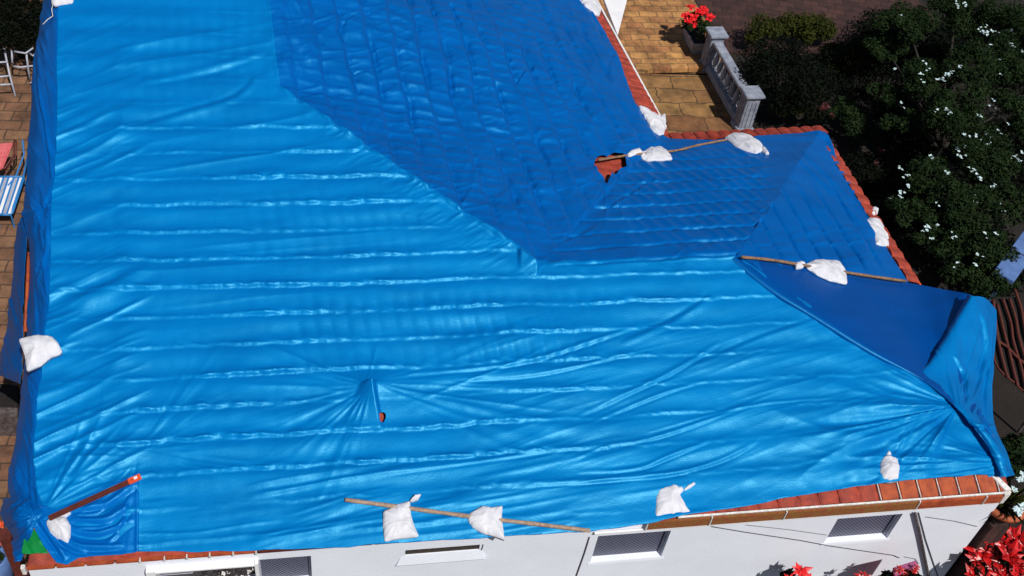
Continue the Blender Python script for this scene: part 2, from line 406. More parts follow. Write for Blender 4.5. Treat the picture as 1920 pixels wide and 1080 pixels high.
# ------------------------------------------------------------------ materials
def mat(name, c1, c2=None, scale=6, rough=.7, bump=.0, bscale=40, detail=6, mixlo=.35, mixhi=.65, spec=.5, **kw):
    m = bpy.data.materials.new(name); m.use_nodes = True; n = m.node_tree.nodes; l = m.node_tree.links
    b = n['Principled BSDF']; b.inputs['Roughness'].default_value = rough; b.inputs['Base Color'].default_value = (*c1, 1)
    b.inputs['Specular IOR Level'].default_value = spec
    tc = n.new('ShaderNodeTexCoord')
    if c2 is not None:
        no = n.new('ShaderNodeTexNoise'); no.inputs['Scale'].default_value = scale; no.inputs['Detail'].default_value = detail
        l.new(tc.outputs['Object'], no.inputs['Vector'])
        mr = n.new('ShaderNodeMapRange'); mr.inputs[1].default_value = mixlo; mr.inputs[2].default_value = mixhi
        l.new(no.outputs[0], mr.inputs[0]); mx = n.new('ShaderNodeMix'); mx.data_type = 'RGBA'
        mx.inputs[6].default_value = (*c1, 1); mx.inputs[7].default_value = (*c2, 1)
        l.new(mr.outputs[0], mx.inputs[0]); l.new(mx.outputs[2], b.inputs['Base Color'])
    if bump:
        nb = n.new('ShaderNodeTexNoise'); nb.inputs['Scale'].default_value = bscale; nb.inputs['Detail'].default_value = 5
        l.new(tc.outputs['Object'], nb.inputs['Vector']); bp = n.new('ShaderNodeBump')
        bp.inputs['Distance'].default_value = bump; l.new(nb.outputs[0], bp.inputs['Height']); l.new(bp.outputs[0], b.inputs['Normal'])
    for k, v in kw.items(): b.inputs[k].default_value = v
    return m
def tarp_mat(name, c1, c2, sheen):
    m = bpy.data.materials.new(name); m.use_nodes = True; n = m.node_tree.nodes; l = m.node_tree.links; b = n['Principled BSDF']
    tc = n.new('ShaderNodeTexCoord'); mp = n.new('ShaderNodeMapping'); l.new(tc.outputs['Object'], mp.inputs[0]); mp.inputs['Scale'].default_value = (.6, 2.2, 1)
    no = n.new('ShaderNodeTexNoise'); no.inputs['Scale'].default_value = 1.6; no.inputs['Detail'].default_value = 5; l.new(mp.outputs[0], no.inputs[0])
    mx = n.new('ShaderNodeMix'); mx.data_type = 'RGBA'; mx.inputs[6].default_value = (*c1, 1); mx.inputs[7].default_value = (*c2, 1)
    mr = n.new('ShaderNodeMapRange'); mr.inputs[1].default_value = .3; mr.inputs[2].default_value = .7; l.new(no.outputs[0], mr.inputs[0])
    l.new(mr.outputs[0], mx.inputs[0]); l.new(mx.outputs[2], b.inputs['Base Color'])
    b.inputs['Specular IOR Level'].default_value = .24; b.inputs['Specular Tint'].default_value = (.35, .92, 1, 1); b.inputs['Roughness'].default_value = .36
    gl = n.new('ShaderNodeBsdfGlossy'); gl.inputs['Color'].default_value = (*sheen, 1); gl.inputs['Roughness'].default_value = .60
    ms = n.new('ShaderNodeMixShader'); ms.inputs[0].default_value = .10; l.new(b.outputs[0], ms.inputs[1]); l.new(gl.outputs[0], ms.inputs[2])
    l.new(ms.outputs[0], n['Material Output'].inputs['Surface'])
    # fine crinkle
    mp2 = n.new('ShaderNodeMapping'); l.new(tc.outputs['Object'], mp2.inputs[0]); mp2.inputs['Scale'].default_value = (1, 2.0, 1)
    n1 = n.new('ShaderNodeTexNoise'); n1.inputs['Scale'].default_value = 22; n1.inputs['Detail'].default_value = 4; n1.inputs['Distortion'].default_value = .6; l.new(mp2.outputs[0], n1.inputs[0])
    bp = n.new('ShaderNodeBump'); bp.inputs['Distance'].default_value = .006; bp.inputs['Strength'].default_value = .35; l.new(n1.outputs[0], bp.inputs['Height'])
    n2 = n.new('ShaderNodeTexNoise'); n2.inputs['Scale'].default_value = 5; n2.inputs['Detail'].default_value = 3; l.new(mp2.outputs[0], n2.inputs[0])
    bp2 = n.new('ShaderNodeBump'); bp2.inputs['Distance'].default_value = .02; bp2.inputs['Strength'].default_value = .10; l.new(n2.outputs[0], bp2.inputs['Height']); l.new(bp.outputs[0], bp2.inputs['Normal'])
    l.new(bp2.outputs[0], b.inputs['Normal']); l.new(bp2.outputs[0], gl.inputs['Normal'])
    return m
M = {}
M['tarp'] = tarp_mat('blue_tarpaulin', (.0, .100, .365), (.0, .130, .43), (.0, .56, .74))
M['tarp2'] = tarp_mat('blue_tarpaulin_side', (.0, .066, .30), (.0, .086, .37), (.0, .40, .62))  # darker copy of the tarp: shade of the rear slopes put into the colour
M['tarp4'] = tarp_mat('corner_tarpaulin', (.0, .078, .36), (.0, .096, .41), (.0, .42, .62))
M['tarp3'] = tarp_mat('deep_blue_tarpaulin', (.0, .034, .22), (.0, .042, .26), (.0, .50, .78))  # deepest copy: shade on the facet turned from the sun, set as base colour
M['green'] = tarp_mat('green_tarpaulin', (.0, .12, .02), (.0, .17, .03), (.1, .6, .2))
M['sack'] = mat('white_sack', (.62, .62, .66), (.52, .53, .59), 9, .75, .004, 60)
M['terra'] = mat('terracotta', (.40, .075, .018), (.26, .04, .012), 9, .75, .008, 45)
M['terra_red'] = mat('terracotta_red', (.36, .045, .02), (.20, .025, .014), 7, .7, .01, 40)
M['terra_moss'] = mat('terracotta_mossy', (.24, .055, .018), (.22, .105, .018), 14, .85, .012, 45)
M['mortar'] = mat('white_mortar', (.72, .70, .68), (.5, .48, .46), 20, .8, .006, 50)
M['wall'] = mat('white_render', (.76, .79, .87), (.71, .74, .82), 1.3, .85, .003, 30)
M['white'] = mat('white_paint', (.78, .78, .80), (.70, .70, .73), 3, .6, .002, 40)
M['wood'] = mat('weathered_wood', (.38, .27, .20), (.24, .16, .11), 18, .8, .004, 60)
M['wood2'] = mat('brown_wood', (.27, .15, .08), (.14, .08, .045), 18, .8, .004, 60)
M['redwood'] = mat('red_painted_board', (.11, .018, .010), (.07, .012, .008), 9, .6, .003, 50)
M['orange'] = mat('orange_paint', (.75, .10, .02), (.5, .05, .015), 30, .6, .003, 50)
M['concrete'] = mat('painted_concrete', (.30, .33, .40), (.14, .155, .21), 7, .75, .008, 30, mixlo=.3, mixhi=.75)
M['dark'] = mat('dark_soil', (.005, .004, .003), (.009, .006, .005), 5, .95, .03, 12)
M['ground'] = mat('earth', (.006, .004, .003), (.012, .007, .005), 1.5, .95, .03, 10)  # earth darkened in colour for the shade under the trees
M['pipe'] = mat('dark_pipe', (.05, .035, .035), (.12, .10, .10), 12, .5)
M['cable'] = mat('cable', (.06, .05, .055), None, rough=.6)
M['metalwhite'] = mat('white_metal', (.42, .44, .52), (.30, .32, .40), 8, .45)
M['flower_w'] = mat('white_petals', (.45, .62, .64), (.62, .74, .76), 30, .7)
M['red_leaf'] = mat('red_bracts', (.60, .007, .008), (.26, .003, .004), 10, .32, .003, 60)
M['red_leaf2'] = mat('red_petals', (.80, .010, .012), (.6, .006, .01), 18, .55)
M['pot'] = mat('clay_pot', (.40, .10, .03), (.25, .05, .015), 10, .7, .006, 40)
M['bluebox'] = mat('pale_blue_paint', (.10, .19, .42), (.07, .13, .32), 5, .6)
M['rib'] = mat('rusty_ribs', (.12, .022, .012), (.07, .014, .009), 12, .8, .006, 40)
M['pink'] = mat('pink_cloth', (.55, .12, .13), (.42, .07, .08), 12, .85, .004, 30)
M['purple'] = mat('mauve_cloth', (.24, .09, .22), (.36, .05, .12), 40, .9)
M['blueframe'] = mat('blue_frame', (.02, .17, .45), None, rough=.5)
def leaf_mat(name, c1, c2, sc=3):
    m = mat(name, c1, c2, sc, .7, mixlo=.3, mixhi=.7, spec=.08); b = m.node_tree.nodes['Principled BSDF']
    b.inputs['Subsurface Weight'].default_value = 0
    return m
M['leaf'] = leaf_mat('dark_leaves', (.006, .015, .005), (.017, .032, .009))
M['leaf_black'] = leaf_mat('very_dark_leaves', (.0015, .003, .0015), (.004, .007, .003))  # near-black leaves: garden shadow put into the leaf colour
M['leaf_olive'] = leaf_mat('olive_leaves', (.018, .026, .004), (.038, .042, .007))
M['bark'] = mat('bark', (.022, .016, .010), (.012, .009, .006), 12, .9, .01, 30)
def brick_mat(name, c1, c2, mort, sc, bw=.5, bh=.25, rot=0, dist=.02):
    m = bpy.data.materials.new(name); m.use_nodes = True; n = m.node_tree.nodes; l = m.node_tree.links; b = n['Principled BSDF']
    tc = n.new('ShaderNodeTexCoord'); mp = n.new('ShaderNodeMapping'); l.new(tc.outputs['Object'], mp.inputs[0]); mp.inputs['Rotation'].default_value = (0, 0, rot)
    nz = n.new('ShaderNodeTexNoise'); nz.inputs['Scale'].default_value = 3; nz.inputs['Detail'].default_value = 3; l.new(mp.outputs[0], nz.inputs[0])
    vm = n.new('ShaderNodeVectorMath'); vm.operation = 'MULTIPLY_ADD'; vm.inputs[1].default_value = (dist*4,)*3
    l.new(nz.outputs['Color'], vm.inputs[0]); l.new(mp.outputs[0], vm.inputs[2])
    br = n.new('ShaderNodeTexBrick'); br.inputs['Scale'].default_value = sc; br.inputs['Color1'].default_value = (*c1, 1); br.inputs['Color2'].default_value = (*c2, 1)
    br.inputs['Mortar'].default_value = (*mort, 1); br.inputs['Mortar Size'].default_value = .018; br.inputs['Mortar Smooth'].default_value = .4
    br.inputs['Brick Width'].default_value = bw; br.inputs['Row Height'].default_value = bh; l.new(vm.outputs[0], br.inputs[0])
    n2 = n.new('ShaderNodeTexNoise'); n2.inputs['Scale'].default_value = 2.2; n2.inputs['Detail'].default_value = 10; n2.inputs['Roughness'].default_value = .68; l.new(tc.outputs['Object'], n2.inputs[0])
    mr = n.new('ShaderNodeMapRange'); mr.inputs[1].default_value = .3; mr.inputs[2].default_value = .7; mr.inputs[3].default_value = .30; mr.inputs[4].default_value = 1.5; l.new(n2.outputs[0], mr.inputs[0])
    mx = n.new('ShaderNodeVectorMath'); mx.operation = 'SCALE'; l.new(br.outputs[0], mx.inputs[0]); l.new(mr.outputs[0], mx.inputs['Scale'])
    l.new(mx.outputs[0], b.inputs['Base Color']); b.inputs['Roughness'].default_value = .85
    bp = n.new('ShaderNodeBump'); bp.inputs['Distance'].default_value = .02; ad = n.new('ShaderNodeMath'); ad.operation = 'SUBTRACT'
    l.new(n2.outputs[0], ad.inputs[0]); l.new(br.outputs['Fac'], ad.inputs[1]); l.new(ad.outputs[0], bp.inputs['Height']); l.new(bp.outputs[0], b.inputs['Normal'])
    return m
M['paving'] = brick_mat('sandstone_paving', (.42, .215, .07), (.30, .13, .048), (.20, .11, .045), 1.0, .50, .30, .06, .045)
M['slab'] = brick_mat('brown_flagstones', (.25, .135, .045), (.15, .060, .024), (.08, .045, .02), 1.0, 1.0, .6, .1, .05)  # darker stones carry the bush's shadow in their colour
M['paving_l'] = brick_mat('brown_paving', (.21, .11, .058), (.15, .07, .038), (.08, .045, .028), 1.0, .5, .35, .12)
M['paving_d'] = brick_mat('plum_paving', (.055, .021, .016), (.034, .012, .010), (.022, .009, .008), 1.0, .5, .3, .3)  # dark tones hold the tree shade lying on the paving
def screen_mat():
    m = bpy.data.materials.new('woven_screen'); m.use_nodes = True; n = m.node_tree.nodes; l = m.node_tree.links; b = n['Principled BSDF']
    tc = n.new('ShaderNodeTexCoord'); outs = []
    for a in (1, -1):
        mp = n.new('ShaderNodeMapping'); l.new(tc.outputs['Object'], mp.inputs[0]); mp.inputs['Rotation'].default_value = (0, 0, 0)
        sp = n.new('ShaderNodeSeparateXYZ'); l.new(mp.outputs[0], sp.inputs[0])
        k = n.new('ShaderNodeMath'); k.operation = 'MULTIPLY_ADD'; l.new(sp.outputs[2], k.inputs[0]); k.inputs[1].default_value = a; l.new(sp.outputs[0], k.inputs[2])
        q = n.new('ShaderNodeMath'); q.operation = 'MULTIPLY'; q.inputs[1].default_value = 105; l.new(k.outputs[0], q.inputs[0])
        s = n.new('ShaderNodeMath'); s.operation = 'SINE'; l.new(q.outputs[0], s.inputs[0]); outs.append(s)
    mxm = n.new('ShaderNodeMath'); mxm.operation = 'MAXIMUM'; l.new(outs[0].outputs[0], mxm.inputs[0]); l.new(outs[1].outputs[0], mxm.inputs[1])
    mr = n.new('ShaderNodeMapRange'); mr.inputs[1].default_value = .6; mr.inputs[2].default_value = .95; l.new(mxm.outputs[0], mr.inputs[0])
    mx = n.new('ShaderNodeMix'); mx.data_type = 'RGBA'; mx.inputs[6].default_value = (.010, .011, .032, 1); mx.inputs[7].default_value = (.20, .21, .30, 1)
    l.new(mr.outputs[0], mx.inputs[0]); l.new(mx.outputs[2], b.inputs['Base Color']); b.inputs['Roughness'].default_value = .5
    return m
M['screen'] = screen_mat()
M['vent'] = mat('brown_vent', (.05, .038, .03), (.02, .015, .012), 25, .8)
M['indark'] = mat('dark_interior', (.02, .018, .02), (.05, .04, .045), 6, .8)

# ------------------------------------------------------------------ ground and terraces
def sheet(name, pts, z, m):
    """flat slab of ground traced from photo points at height z"""
    P = [atz(p, z) for p in pts]; b = MB(); b.quadbox(P, (0, 0, -.03)); return b.build(name, m)
def sheet_xy(name, pts, z, m, t=.03):
    b = MB(); b.quadbox([(x, y, z) for x, y in pts], (0, 0, -t)); return b.build(name, m)
b = MB(); b.add([(-150, -100, -.05), (180, -100, -.05), (180, 220, -.05), (-150, 220, -.05)], [(0, 1, 2, 3)])
tag(b.build('ground', M['ground']), kind='structure')
tag(sheet_xy('paved_terrace', [(7.6, 17.5), (12.0, 17.5), (11.75, 22.3), (7.6, 22.75)], .0, M['slab'], .06), kind='structure')
tag(sheet_xy('paved_path', [(7.2, 22.85), (12.6, 22.4), (12.6, 34), (7.2, 34)], .10, M['paving'], .16), kind='structure')
tag(sheet_xy('plum_path', [(12.65, 23.4), (20, 22.0), (20, 34), (12.65, 34)], .02, M['paving_d'], .08), kind='structure')
tag(sheet_xy('side_path', [(-9, 4), (-3.7, 4), (-3.7, 30), (-9, 30)], .0, M['paving_l'], .06), kind='structure')
tag(sheet_xy('front_path', [(11.0, 3), (13.5, 3), (13.5, 7.4), (11.0, 7.4)], .0, M['paving_d'], .06), kind='structure')
b = MB(); b.box((9.8, 22.62, .07), (4.4, .3, .14)); b.build('step_slab', M['paving'], None, .012); tag(bpy.data.objects['step_slab'], kind='structure')

# ------------------------------------------------------------------ house
house = empty('house', (4, 12, 0)); tag(house, 'white walled house with terracotta tile roof almost hidden under blue tarpaulins', 'house')
ux = np.array([fdir[0], fdir[1], 0.0]); uy = np.array([-fdir[1], fdir[0], 0.0]); uz = np.array([0, 0, 1.0])
# roof shell under the sheets
rp = [tuple(SW[:2]+[.0, 0]), tuple(SE[:2]), tuple(NE[:2]+np.array([.02, .03])), tuple(INN[:2]+np.array([.03, .03])), (7.85, 23.6), (-2.75, 23.6), tuple(SW[:2]+[.08, .25])]
gx, gy, gf = cut_grid([(float(a), float(c)) for a, c in rp], [], .05)
def tiles(x, y):
    f_, m_ = zf(x, y), zm(x, y); n_, e_ = zpl(PN, x, y), zeast(x, y)
    wing = np.minimum(np.minimum(f_, n_), e_); main = np.minimum(f_, m_)
    alongx = np.where(wing > main, (f_ <= e_) | (n_ < e_), f_ < m_)
    a = np.where(alongx, x, y); c = np.where(alongx, y, x)
    return .028*np.abs(np.sin(np.pi*a/.24))+.02*((c/.42) % 1)
solid_from_top('roof', gx, gy, zroof(gx, gy)-.035+tiles(gx, gy)*.9, np.minimum(zroof(gx, gy)-.075, 9), gf, M['terra_red'], None)
under(bpy.data.objects['roof'], house)
# walls with openings
WT = EV-.10
def wallpt(p): return atpl(p, np.array([uy[0], uy[1], 0]), uy@(SW+uy*.02))
def sz(p): q = wallpt(p); return float((q-SW)@ux), float(q[2])
LW = float((SE-SW)@ux)
wins = []
def wrect(tl, tr, bl, zb=None):
    s0, z1 = sz(tl); s1, z2 = sz(tr); sb, z0 = sz(bl)
    return (s0, s1, z0 if zb is None else zb, (z1+z2)/2)
openings = [('screen', wrect((1122, 1004), (1258, 996), (1106, 1056))),
            ('screen', wrect((1572, 971), (1692, 965), (1546, 1020))),
            ('vent', wrect((760, 1032), (900, 1021), (760, 1042))),
            ('screen', wrect((482, 1049), (583, 1043), (476, 1100))),
            ('open', wrect((292, 1062), (478, 1052), (292, 1110)))]
s_edges = sorted({0.0, LW}|{s for _, r in openings for s in r[:2]})
wb = MB(); y0w = SW+uy*.02
def W(s, z, d=0): return np.array([y0w[0]+ux[0]*s+uy[0]*d, y0w[1]+ux[1]*s+uy[1]*d, z])
for a, c in zip(s_edges[:-1], s_edges[1:]):
    mid = (a+c)/2; zs = [-.05]
    for _, r in openings:
        if r[0] <= mid <= r[1]: zs += [r[2], r[3]]
    zs.append(WT+.02); zs_pairs = list(zip(zs[::2], zs[1::2]))
    for za, zb_ in zs_pairs:
        wb.quadbox([W(a, za), W(c, za), W(c, zb_), W(a, zb_)], uy*.22)
under(wb.build('wall', M['wall']), house)
for P0, P1 in ((SE, NE), (NE, INN), (INN, np.array([7.85, 23.6, EV])), (np.array([-2.8, 23.6, EV]), SW)):
    d = (P1-P0)/np.linalg.norm(P1-P0); nrm = np.array([-d[1], d[0], 0]); b = MB()
    p0 = P0+nrm*.10+d*.25; p1 = P1+nrm*.10-d*.25
    b.quadbox([(p0[0], p0[1], -.05), (p1[0], p1[1], -.05), (p1[0], p1[1], WT+.05), (p0[0], p0[1], WT+.05)], nrm*.2)
    under(b.build('wall', M['wall']), house)
for kind, (s0, s1, z0, z1) in openings:
    we = empty('window', W((s0+s1)/2, z0)); under(we, house)
    if kind == 'screen':
        b = MB(); b.quadbox([W(s0-.02, z0-.02, .10), W(s1+.02, z0-.02, .10), W(s1+.02, z1+.02, .10), W(s0-.02, z1+.02, .10)], uy*.02); under(b.build('screen', M['screen']), we)
        b = MB()
        for q in ((s0, s0+.03, z0, z1), (s1-.03, s1, z0, z1), (s0+.03, s1-.03, z1-.03, z1)):
            b.quadbox([W(q[0], q[2], .06), W(q[1], q[2], .06), W(q[1], q[3], .06), W(q[0], q[3], .06)], uy*.03)
        under(b.build('frame', M['metalwhite']), we)
        b = MB(); b.add([W(s0-.04, z0+.02, -.003), W(s1+.05, z0+.02, -.003), W(s1+.05, z0-.035, -.010), W(s0-.04, z0-.035, -.010), W(s0-.04, z0-.045, -.003), W(s1+.05, z0-.045, -.003), W(s0-.04, z0+.02, .1), W(s1+.05, z0+.02, .1)],
                        [(0, 1, 2, 3), (3, 2, 5, 4), (0, 3, 4), (1, 5, 2), (6, 7, 1, 0)])
        under(b.build('sill', M['wall']), we)
    elif kind == 'vent':
        b = MB(); b.quadbox([W(s0, z0, .02), W(s1, z0, .02), W(s1, z1, .02), W(s0, z1, .02)], uy*.03); under(b.build('vent_grille', M['vent']), we)
        b = MB(); b.add([W(s0-.05, z0, .0), W(s1+.05, z0, .0), W(s1+.09, z0-.20, -.035), W(s0-.12, z0-.20, -.035), W(s0-.14, z0-.27, 0), W(s1+.11, z0-.27, 0)],
                        [(0, 1, 2, 3), (3, 2, 5, 4), (0, 3, 4), (1, 5, 2)])
        under(b.build('sill', M['wall']), we)
    else:
        b = MB()
        for q in ((s0-.12, s0, z0-.05, z1+.05), (s1, s1+.05, z0, z1+.05), (s0, s1, z1, z1+.025)):
            b.quadbox([W(q[0], q[2], -.10), W(q[1], q[2], -.10), W(q[1], q[3], -.10), W(q[0], q[3], -.10)], uy*.098)
        under(b.build('frame', M['white']), we)
        b = MB(); b.quadbox([W(s0, z0, .16), W(s1, z0, .16), W(s1, z1, .16), W(s0, z1, .16)], uy*.02); under(b.build('pane', M['indark']), we)
        b = MB()
        for k in range(4): b.quadbox([W(s0+.02, z1-.07-.07*k, .05), W(s0+.45, z1-.07-.07*k, .05), W(s0+.45, z1-.045-.07*k, .02), W(s0+.02, z1-.045-.07*k, .02)], uy*.012)
        under(b.build('shutter', M['metalwhite']), we)
# eave tiles and fascia along the front
def eavept(px):
    lo, hi = 0, LW
    for _ in range(40):
        m = (lo+hi)/2; q = SW+ux*m; a, _y = proj(q[0], q[1], q[2])
        if a < px: lo = m
        else: hi = m
    return (lo+hi)/2
nF = PF[0]; upF = np.cross(nF, ux); upF = upF/np.linalg.norm(upF); upF = upF if upF[2] > 0 else -upF
def slab_front(s0, s1, a0, a1, h0, h1, name, m, bev=.006):
    b = MB(); o = SW+ux*s0+upF*a0+nF*h0
    b.quadbox([o, o+ux*(s1-s0), o+ux*(s1-s0)+upF*(a1-a0), o+upF*(a1-a0)], nF*(h1-h0)); return under(b.build(name, m, None, bev), house)
ex = [1688, 1725, 1762, 1799, 1836, 1872]; es = [eavept(q) for q in ex]
es = [es[0]-(es[1]-es[0])*k for k in range(9, 0, -1)]+es
for i, (a, c) in enumerate(zip(es[:-1], es[1:])):
    if i >= 8:
        slab_front(a+.018, c-.022, .012, .62, -.02, .035, 'eave_tile', M['terra'], .012)
    else:
        b = MB(); pts = []
        ctr = SW+ux*((a+c)/2)-nF*.02
        for k in range(9):
            q = math.pi*k/8; pts.append(ctr-ux*math.cos(q)*(c-a)*.5+nF*(.055*math.sin(q)**.8)+upF*.012)
        b.quadbox(pts, upF*.62); under(b.build('eave_tile', M['terra_red'], None), house)
for i, c in enumerate(es):
    if i >= 8: slab_front(c-.010, c+.004, .004, .66, -.02, .050, 'mortar_joint', M['mortar'], .004)
slab_front(eavept(1270), LW+.0, -.028, .000, -.02, .040, 'mortar_line', M['mortar'], .005)
slab_front(eavept(1872)+.02, LW-.06, .012, .60, -.02, .03, 'eave_tile', M['terra'], .01)
b = MB(); c0 = SE+np.array([0, 0, .06]); hv = (R2-SE)/np.linalg.norm(R2-SE)
b.quadbox([c0-ux*.10, c0+ux*.02, c0+hv*.30+ux*.05, c0+hv*.30-ux*.05], (0, 0, -.09)); under(b.build('hip_mortar', M['mortar'], None, .008), house)
b = MB(); b.quadbox([SE-ux*.10+(0, 0, 0), SE-ux*.0, SE-ux*.02-(0, 0, .24), SE-ux*.09-(0, 0, .24)], -uy*.05); under(b.build('corner_mortar', M['mortar'], None, .006), house)
# fascia tiles hanging below the eave line
fx = [48, 104, 160, 215, 262, 308, 350, 393, 437, 480, 700, 900, 1215, 1335, 1475, 1725, 1850, 1885]
fs = [eavept(q) for q in fx]; fs[-1] = LW-.08
for i, (a, c) in enumerate(zip(fs[:-1], fs[1:])):
    h = .20 if fx[i] >= 1215 else .06
    if 480 <= fx[i] < 1215: h = .07
    b = MB(); p = SW+ux*(a+.008)-(0, 0, .035 if fx[i] >= 1215 else .01)
    b.quadbox([p, p+ux*(c-a-.016), p+ux*(c-a-.016)-(0, 0, h), p-(0, 0, h)], -uy*.045)
    m_ = M['terra_moss'] if 1100 < fx[i] < 1500 else (M['redwood'] if 480 <= fx[i] < 1215 else M['terra'])
    under(b.build('fascia_tile', m_, None, .012), house)
    if i and fx[i] not in (104, 160, 215, 700, 900):
        b = MB(); p = SW+ux*(a-.010)-(0, 0, .02)
        b.quadbox([p, p+ux*.020, p+ux*.020-(0, 0, h+.01), p-(0, 0, h+.01)], -uy*.052); under(b.build('mortar_joint', M['mortar'], None, .003), house)
b = MB(); p = SW-(0, 0, .25); l0 = eavept(1120); b.quadbox([p+ux*l0, p+ux*(LW-.1), p+ux*(LW-.1)-(0, 0, .03), p+ux*l0-(0, 0, .03)], -uy*.03); under(b.build('wall_ledge', M['white'], None), house)
b = MB(); p = SW-ux*.05; b.quadbox([p-(0, 0, .13), p+ux*.05-(0, 0, .13), p+ux*.05+(0, 0, .03), p+(0, 0, .03)], -uy*.06); under(b.build('verge_end', M['mortar'], None, .005), house)
# bare tiles along the inner eave, the rear eave and the right eave
def edge_tiles(pa, pb, n, wd, pitchdir, m, hgt=.05, lift=.0):
    a, c = atz(pa, EV), atz(pb, EV)
    for i in range(n):
        p = a+(c-a)*(i/n); q = a+(c-a)*((i+1)/n); d = (q-p); L = np.linalg.norm(d); d = d/L; pts = []
        ctr = (p+q)/2+(0, 0, .0+lift)
        rr = random.Random(i*7+n)
        for k in range(9):
            t = math.pi*k/8; pts.append(ctr-d*math.cos(t)*L*.5+np.array([0, 0, (hgt+rr.uniform(-.008, .01))*math.sin(t)**.8]))
        b = MB(); b.quadbox(pts, np.array(pitchdir)*wd); under(b.build('eave_tile', m), house)
edge_tiles((1252, 254), (1541, 240), 13, .30, (-.02, -.965, .255), M['terra_red'], .06, .012)
edge_tiles((1552, 262), (1722, 532), 14, .30, (-.93, .03, .30), M['terra_red'], .06, .012)
edge_tiles((1242, 232), (1122, 18), 19, .50, (-.95, .02, .31), M['terra_red'], .05, .02)
edge_tiles((1120, 14), (1095, -30), 4, .50, (-.95, .02, .31), M['terra_red'], .05, .02)
a, c = atz((1247, 236), EV), atz((1102, -30), EV); b = MB(); d = (c-a)
b.quadbox([a+(.0, 0, -.01), a+(.045, 0, -.01), a+(.045, 0, -.12), a+(0, 0, -.12)], d); under(b.build('gutter', M['white'], None, .006), house)
a, c = atz((1725, 534), EV), atz((1635, 395), EV); b = MB(); d = c-a
b.quadbox([a+(.0, 0, -.0), a+(.035, 0, 0), a+(.035, 0, -.05), a+(0, 0, -.05)], d); under(b.build('verge_strip', M['orange'], None, .004), house)
# drain pipe, conduit and cables on the front wall
def on_wall(p, d=-.02): q = wallpt(p); return q+uy*d
b = MB(); b.tube([on_wall((1714, 958), -.04), on_wall((1724, 1000), -.04), on_wall((1741, 1084), -.04), on_wall((1760, 1180), -.04)], .022, 10); under(b.build('drain_pipe', M['pipe'], None, smooth=True), house)
for nm, pts, r_ in (('cable', [(1334, 986), (1400, 997), (1500, 1012), (1553, 1022), (1620, 1032), (1675, 1040), (1686, 1045)], .006),
                   ('cable', [(1398, 983), (1480, 992), (1550, 1002)], .0035), ('cable', [(1735, 968), (1790, 976), (1832, 986)], .004),
                   ('cable', [(1722, 960), (1735, 1010), (1755, 1070), (1768, 1110)], .007), ('conduit', [(1105, 1006), (1096, 1035), (1080, 1080), (1070, 1120)], .010),
                   ('conduit', [(906, 1020), (903, 1030)], .006), ('cable', [(1695, 1043), (1716, 1047), (1722, 1056)], .004)):
    b = MB(); b.tube([on_wall(p, -.012) for p in pts], r_, 6); under(b.build(nm, M['cable'], None, smooth=True), house)
# white side canopy by the inner eave
aw = [atz((1118, -40), 2.6), atz((1186, -40), 2.6), atz((1158, 66), 2.6)]
b = MB(); b.quadbox(aw, (0, 0, -.08)); under(b.build('awning', M['white'], None, .004), house)
# vent pipe under the sheet
vp = onroof([(696, 742)])[0]; b = MB(); b.tube([vp-(0, 0, .1), vp+(0, 0, .14)], .03, 12); under(b.build('vent_pipe', M['terra'], None), house)

# ------------------------------------------------------------------ tarpaulins
rim = [(112, -70), (108, 0), (107, 150), (104, 300), (96, 420), (93, 560), (80, 680), (69, 780), (64, 860), (72, 925), (95, 985), (150, 1030), (262, 1036), (268, 1036),
       (480, 1033), (600, 1029), (760, 1019), (900, 1010), (1000, 1004), (1110, 996), (1215, 981), (1340, 957), (1500, 931), (1600, 916), (1700, 905), (1800, 896), (1886, 886),
       (1868, 835), (1790, 690), (1703, 527), (1675, 487), (1624, 404), (1596, 347), (1568, 296), (1558, 268), (1548, 249), (1500, 250), (1440, 254), (1340, 264), (1258, 262),
       (1226, 247), (1208, 221), (1190, 192), (1163, 122), (1133, 62), (1111, 27), (1088, -20), (1060, -70)]
rim3 = onroof(rim, None, .07); rim3 = [(float(p[0]), float(p[1])) for p in rim3]
def hipoff(P, d):
    return [(float(p[0]), float(p[1])) for p in P]
TOPH = np.array([KP[0]-.10, 22.0, 0]); MIDH = np.array([KP[0]-.08, 17.2, 0])
nfr = rim.index((1886, 886))
front_rim = [rim3[k] for k in range(0, nfr+1)]
def sh(P, dx, dy): return (float(P[0]+dx), float(P[1]+dy))
crest = [sh(HQ+(SE-HQ)*.9, .02, .02), sh(HQ, .04, .04), sh(R2, .02, .05), sh((R1+R2)/2, 0, .05), sh(R1, .03, .05), sh((R1+KP)/2, .03, .03), sh(KP, .05, .02), sh(MIDH, .06, 0), sh(TOPH, .06, 0)]
crest_u = [sh(HQ+(SE-HQ)*.9, -.06, -.02), sh(HQ, -.08, -.06), sh(R2, -.05, -.08), sh((R1+R2)/2, 0, -.08), sh(R1, -.08, -.09), sh((R1+KP)/2, -.08, -.08), sh(KP, -.10, -.05), sh(MIDH, -.10, 0), sh(TOPH, -.10, 0)]
left_top = [(float(rim3[0][0]), 22.0)]
main_front = rough_poly(front_rim+crest+left_top, .012)
rear = [rim3[k] for k in range(nfr+1, len(rim3))]
main_rear = rough_poly(crest_u+[(7.7, 22.9)]+rear[::-1], .012)
h1 = rough_poly([tuple(map(float, p[:2])) for p in onroof([(1112, 314), (1118, 302), (1150, 296), (1168, 299), (1172, 322), (1162, 325), (1154, 334), (1146, 332), (1142, 345), (1138, 357), (1131, 358), (1128, 344), (1118, 334)])], .022, .04)
h2 = [tuple(map(float, p[:2])) for p in onroof([(711, 783), (717, 779), (723, 782), (723, 790), (718, 799), (712, 799)])]
tx, ty, tf = cut_grid(main_front, [h2], .0175)
tz = ztarp(tx, ty)
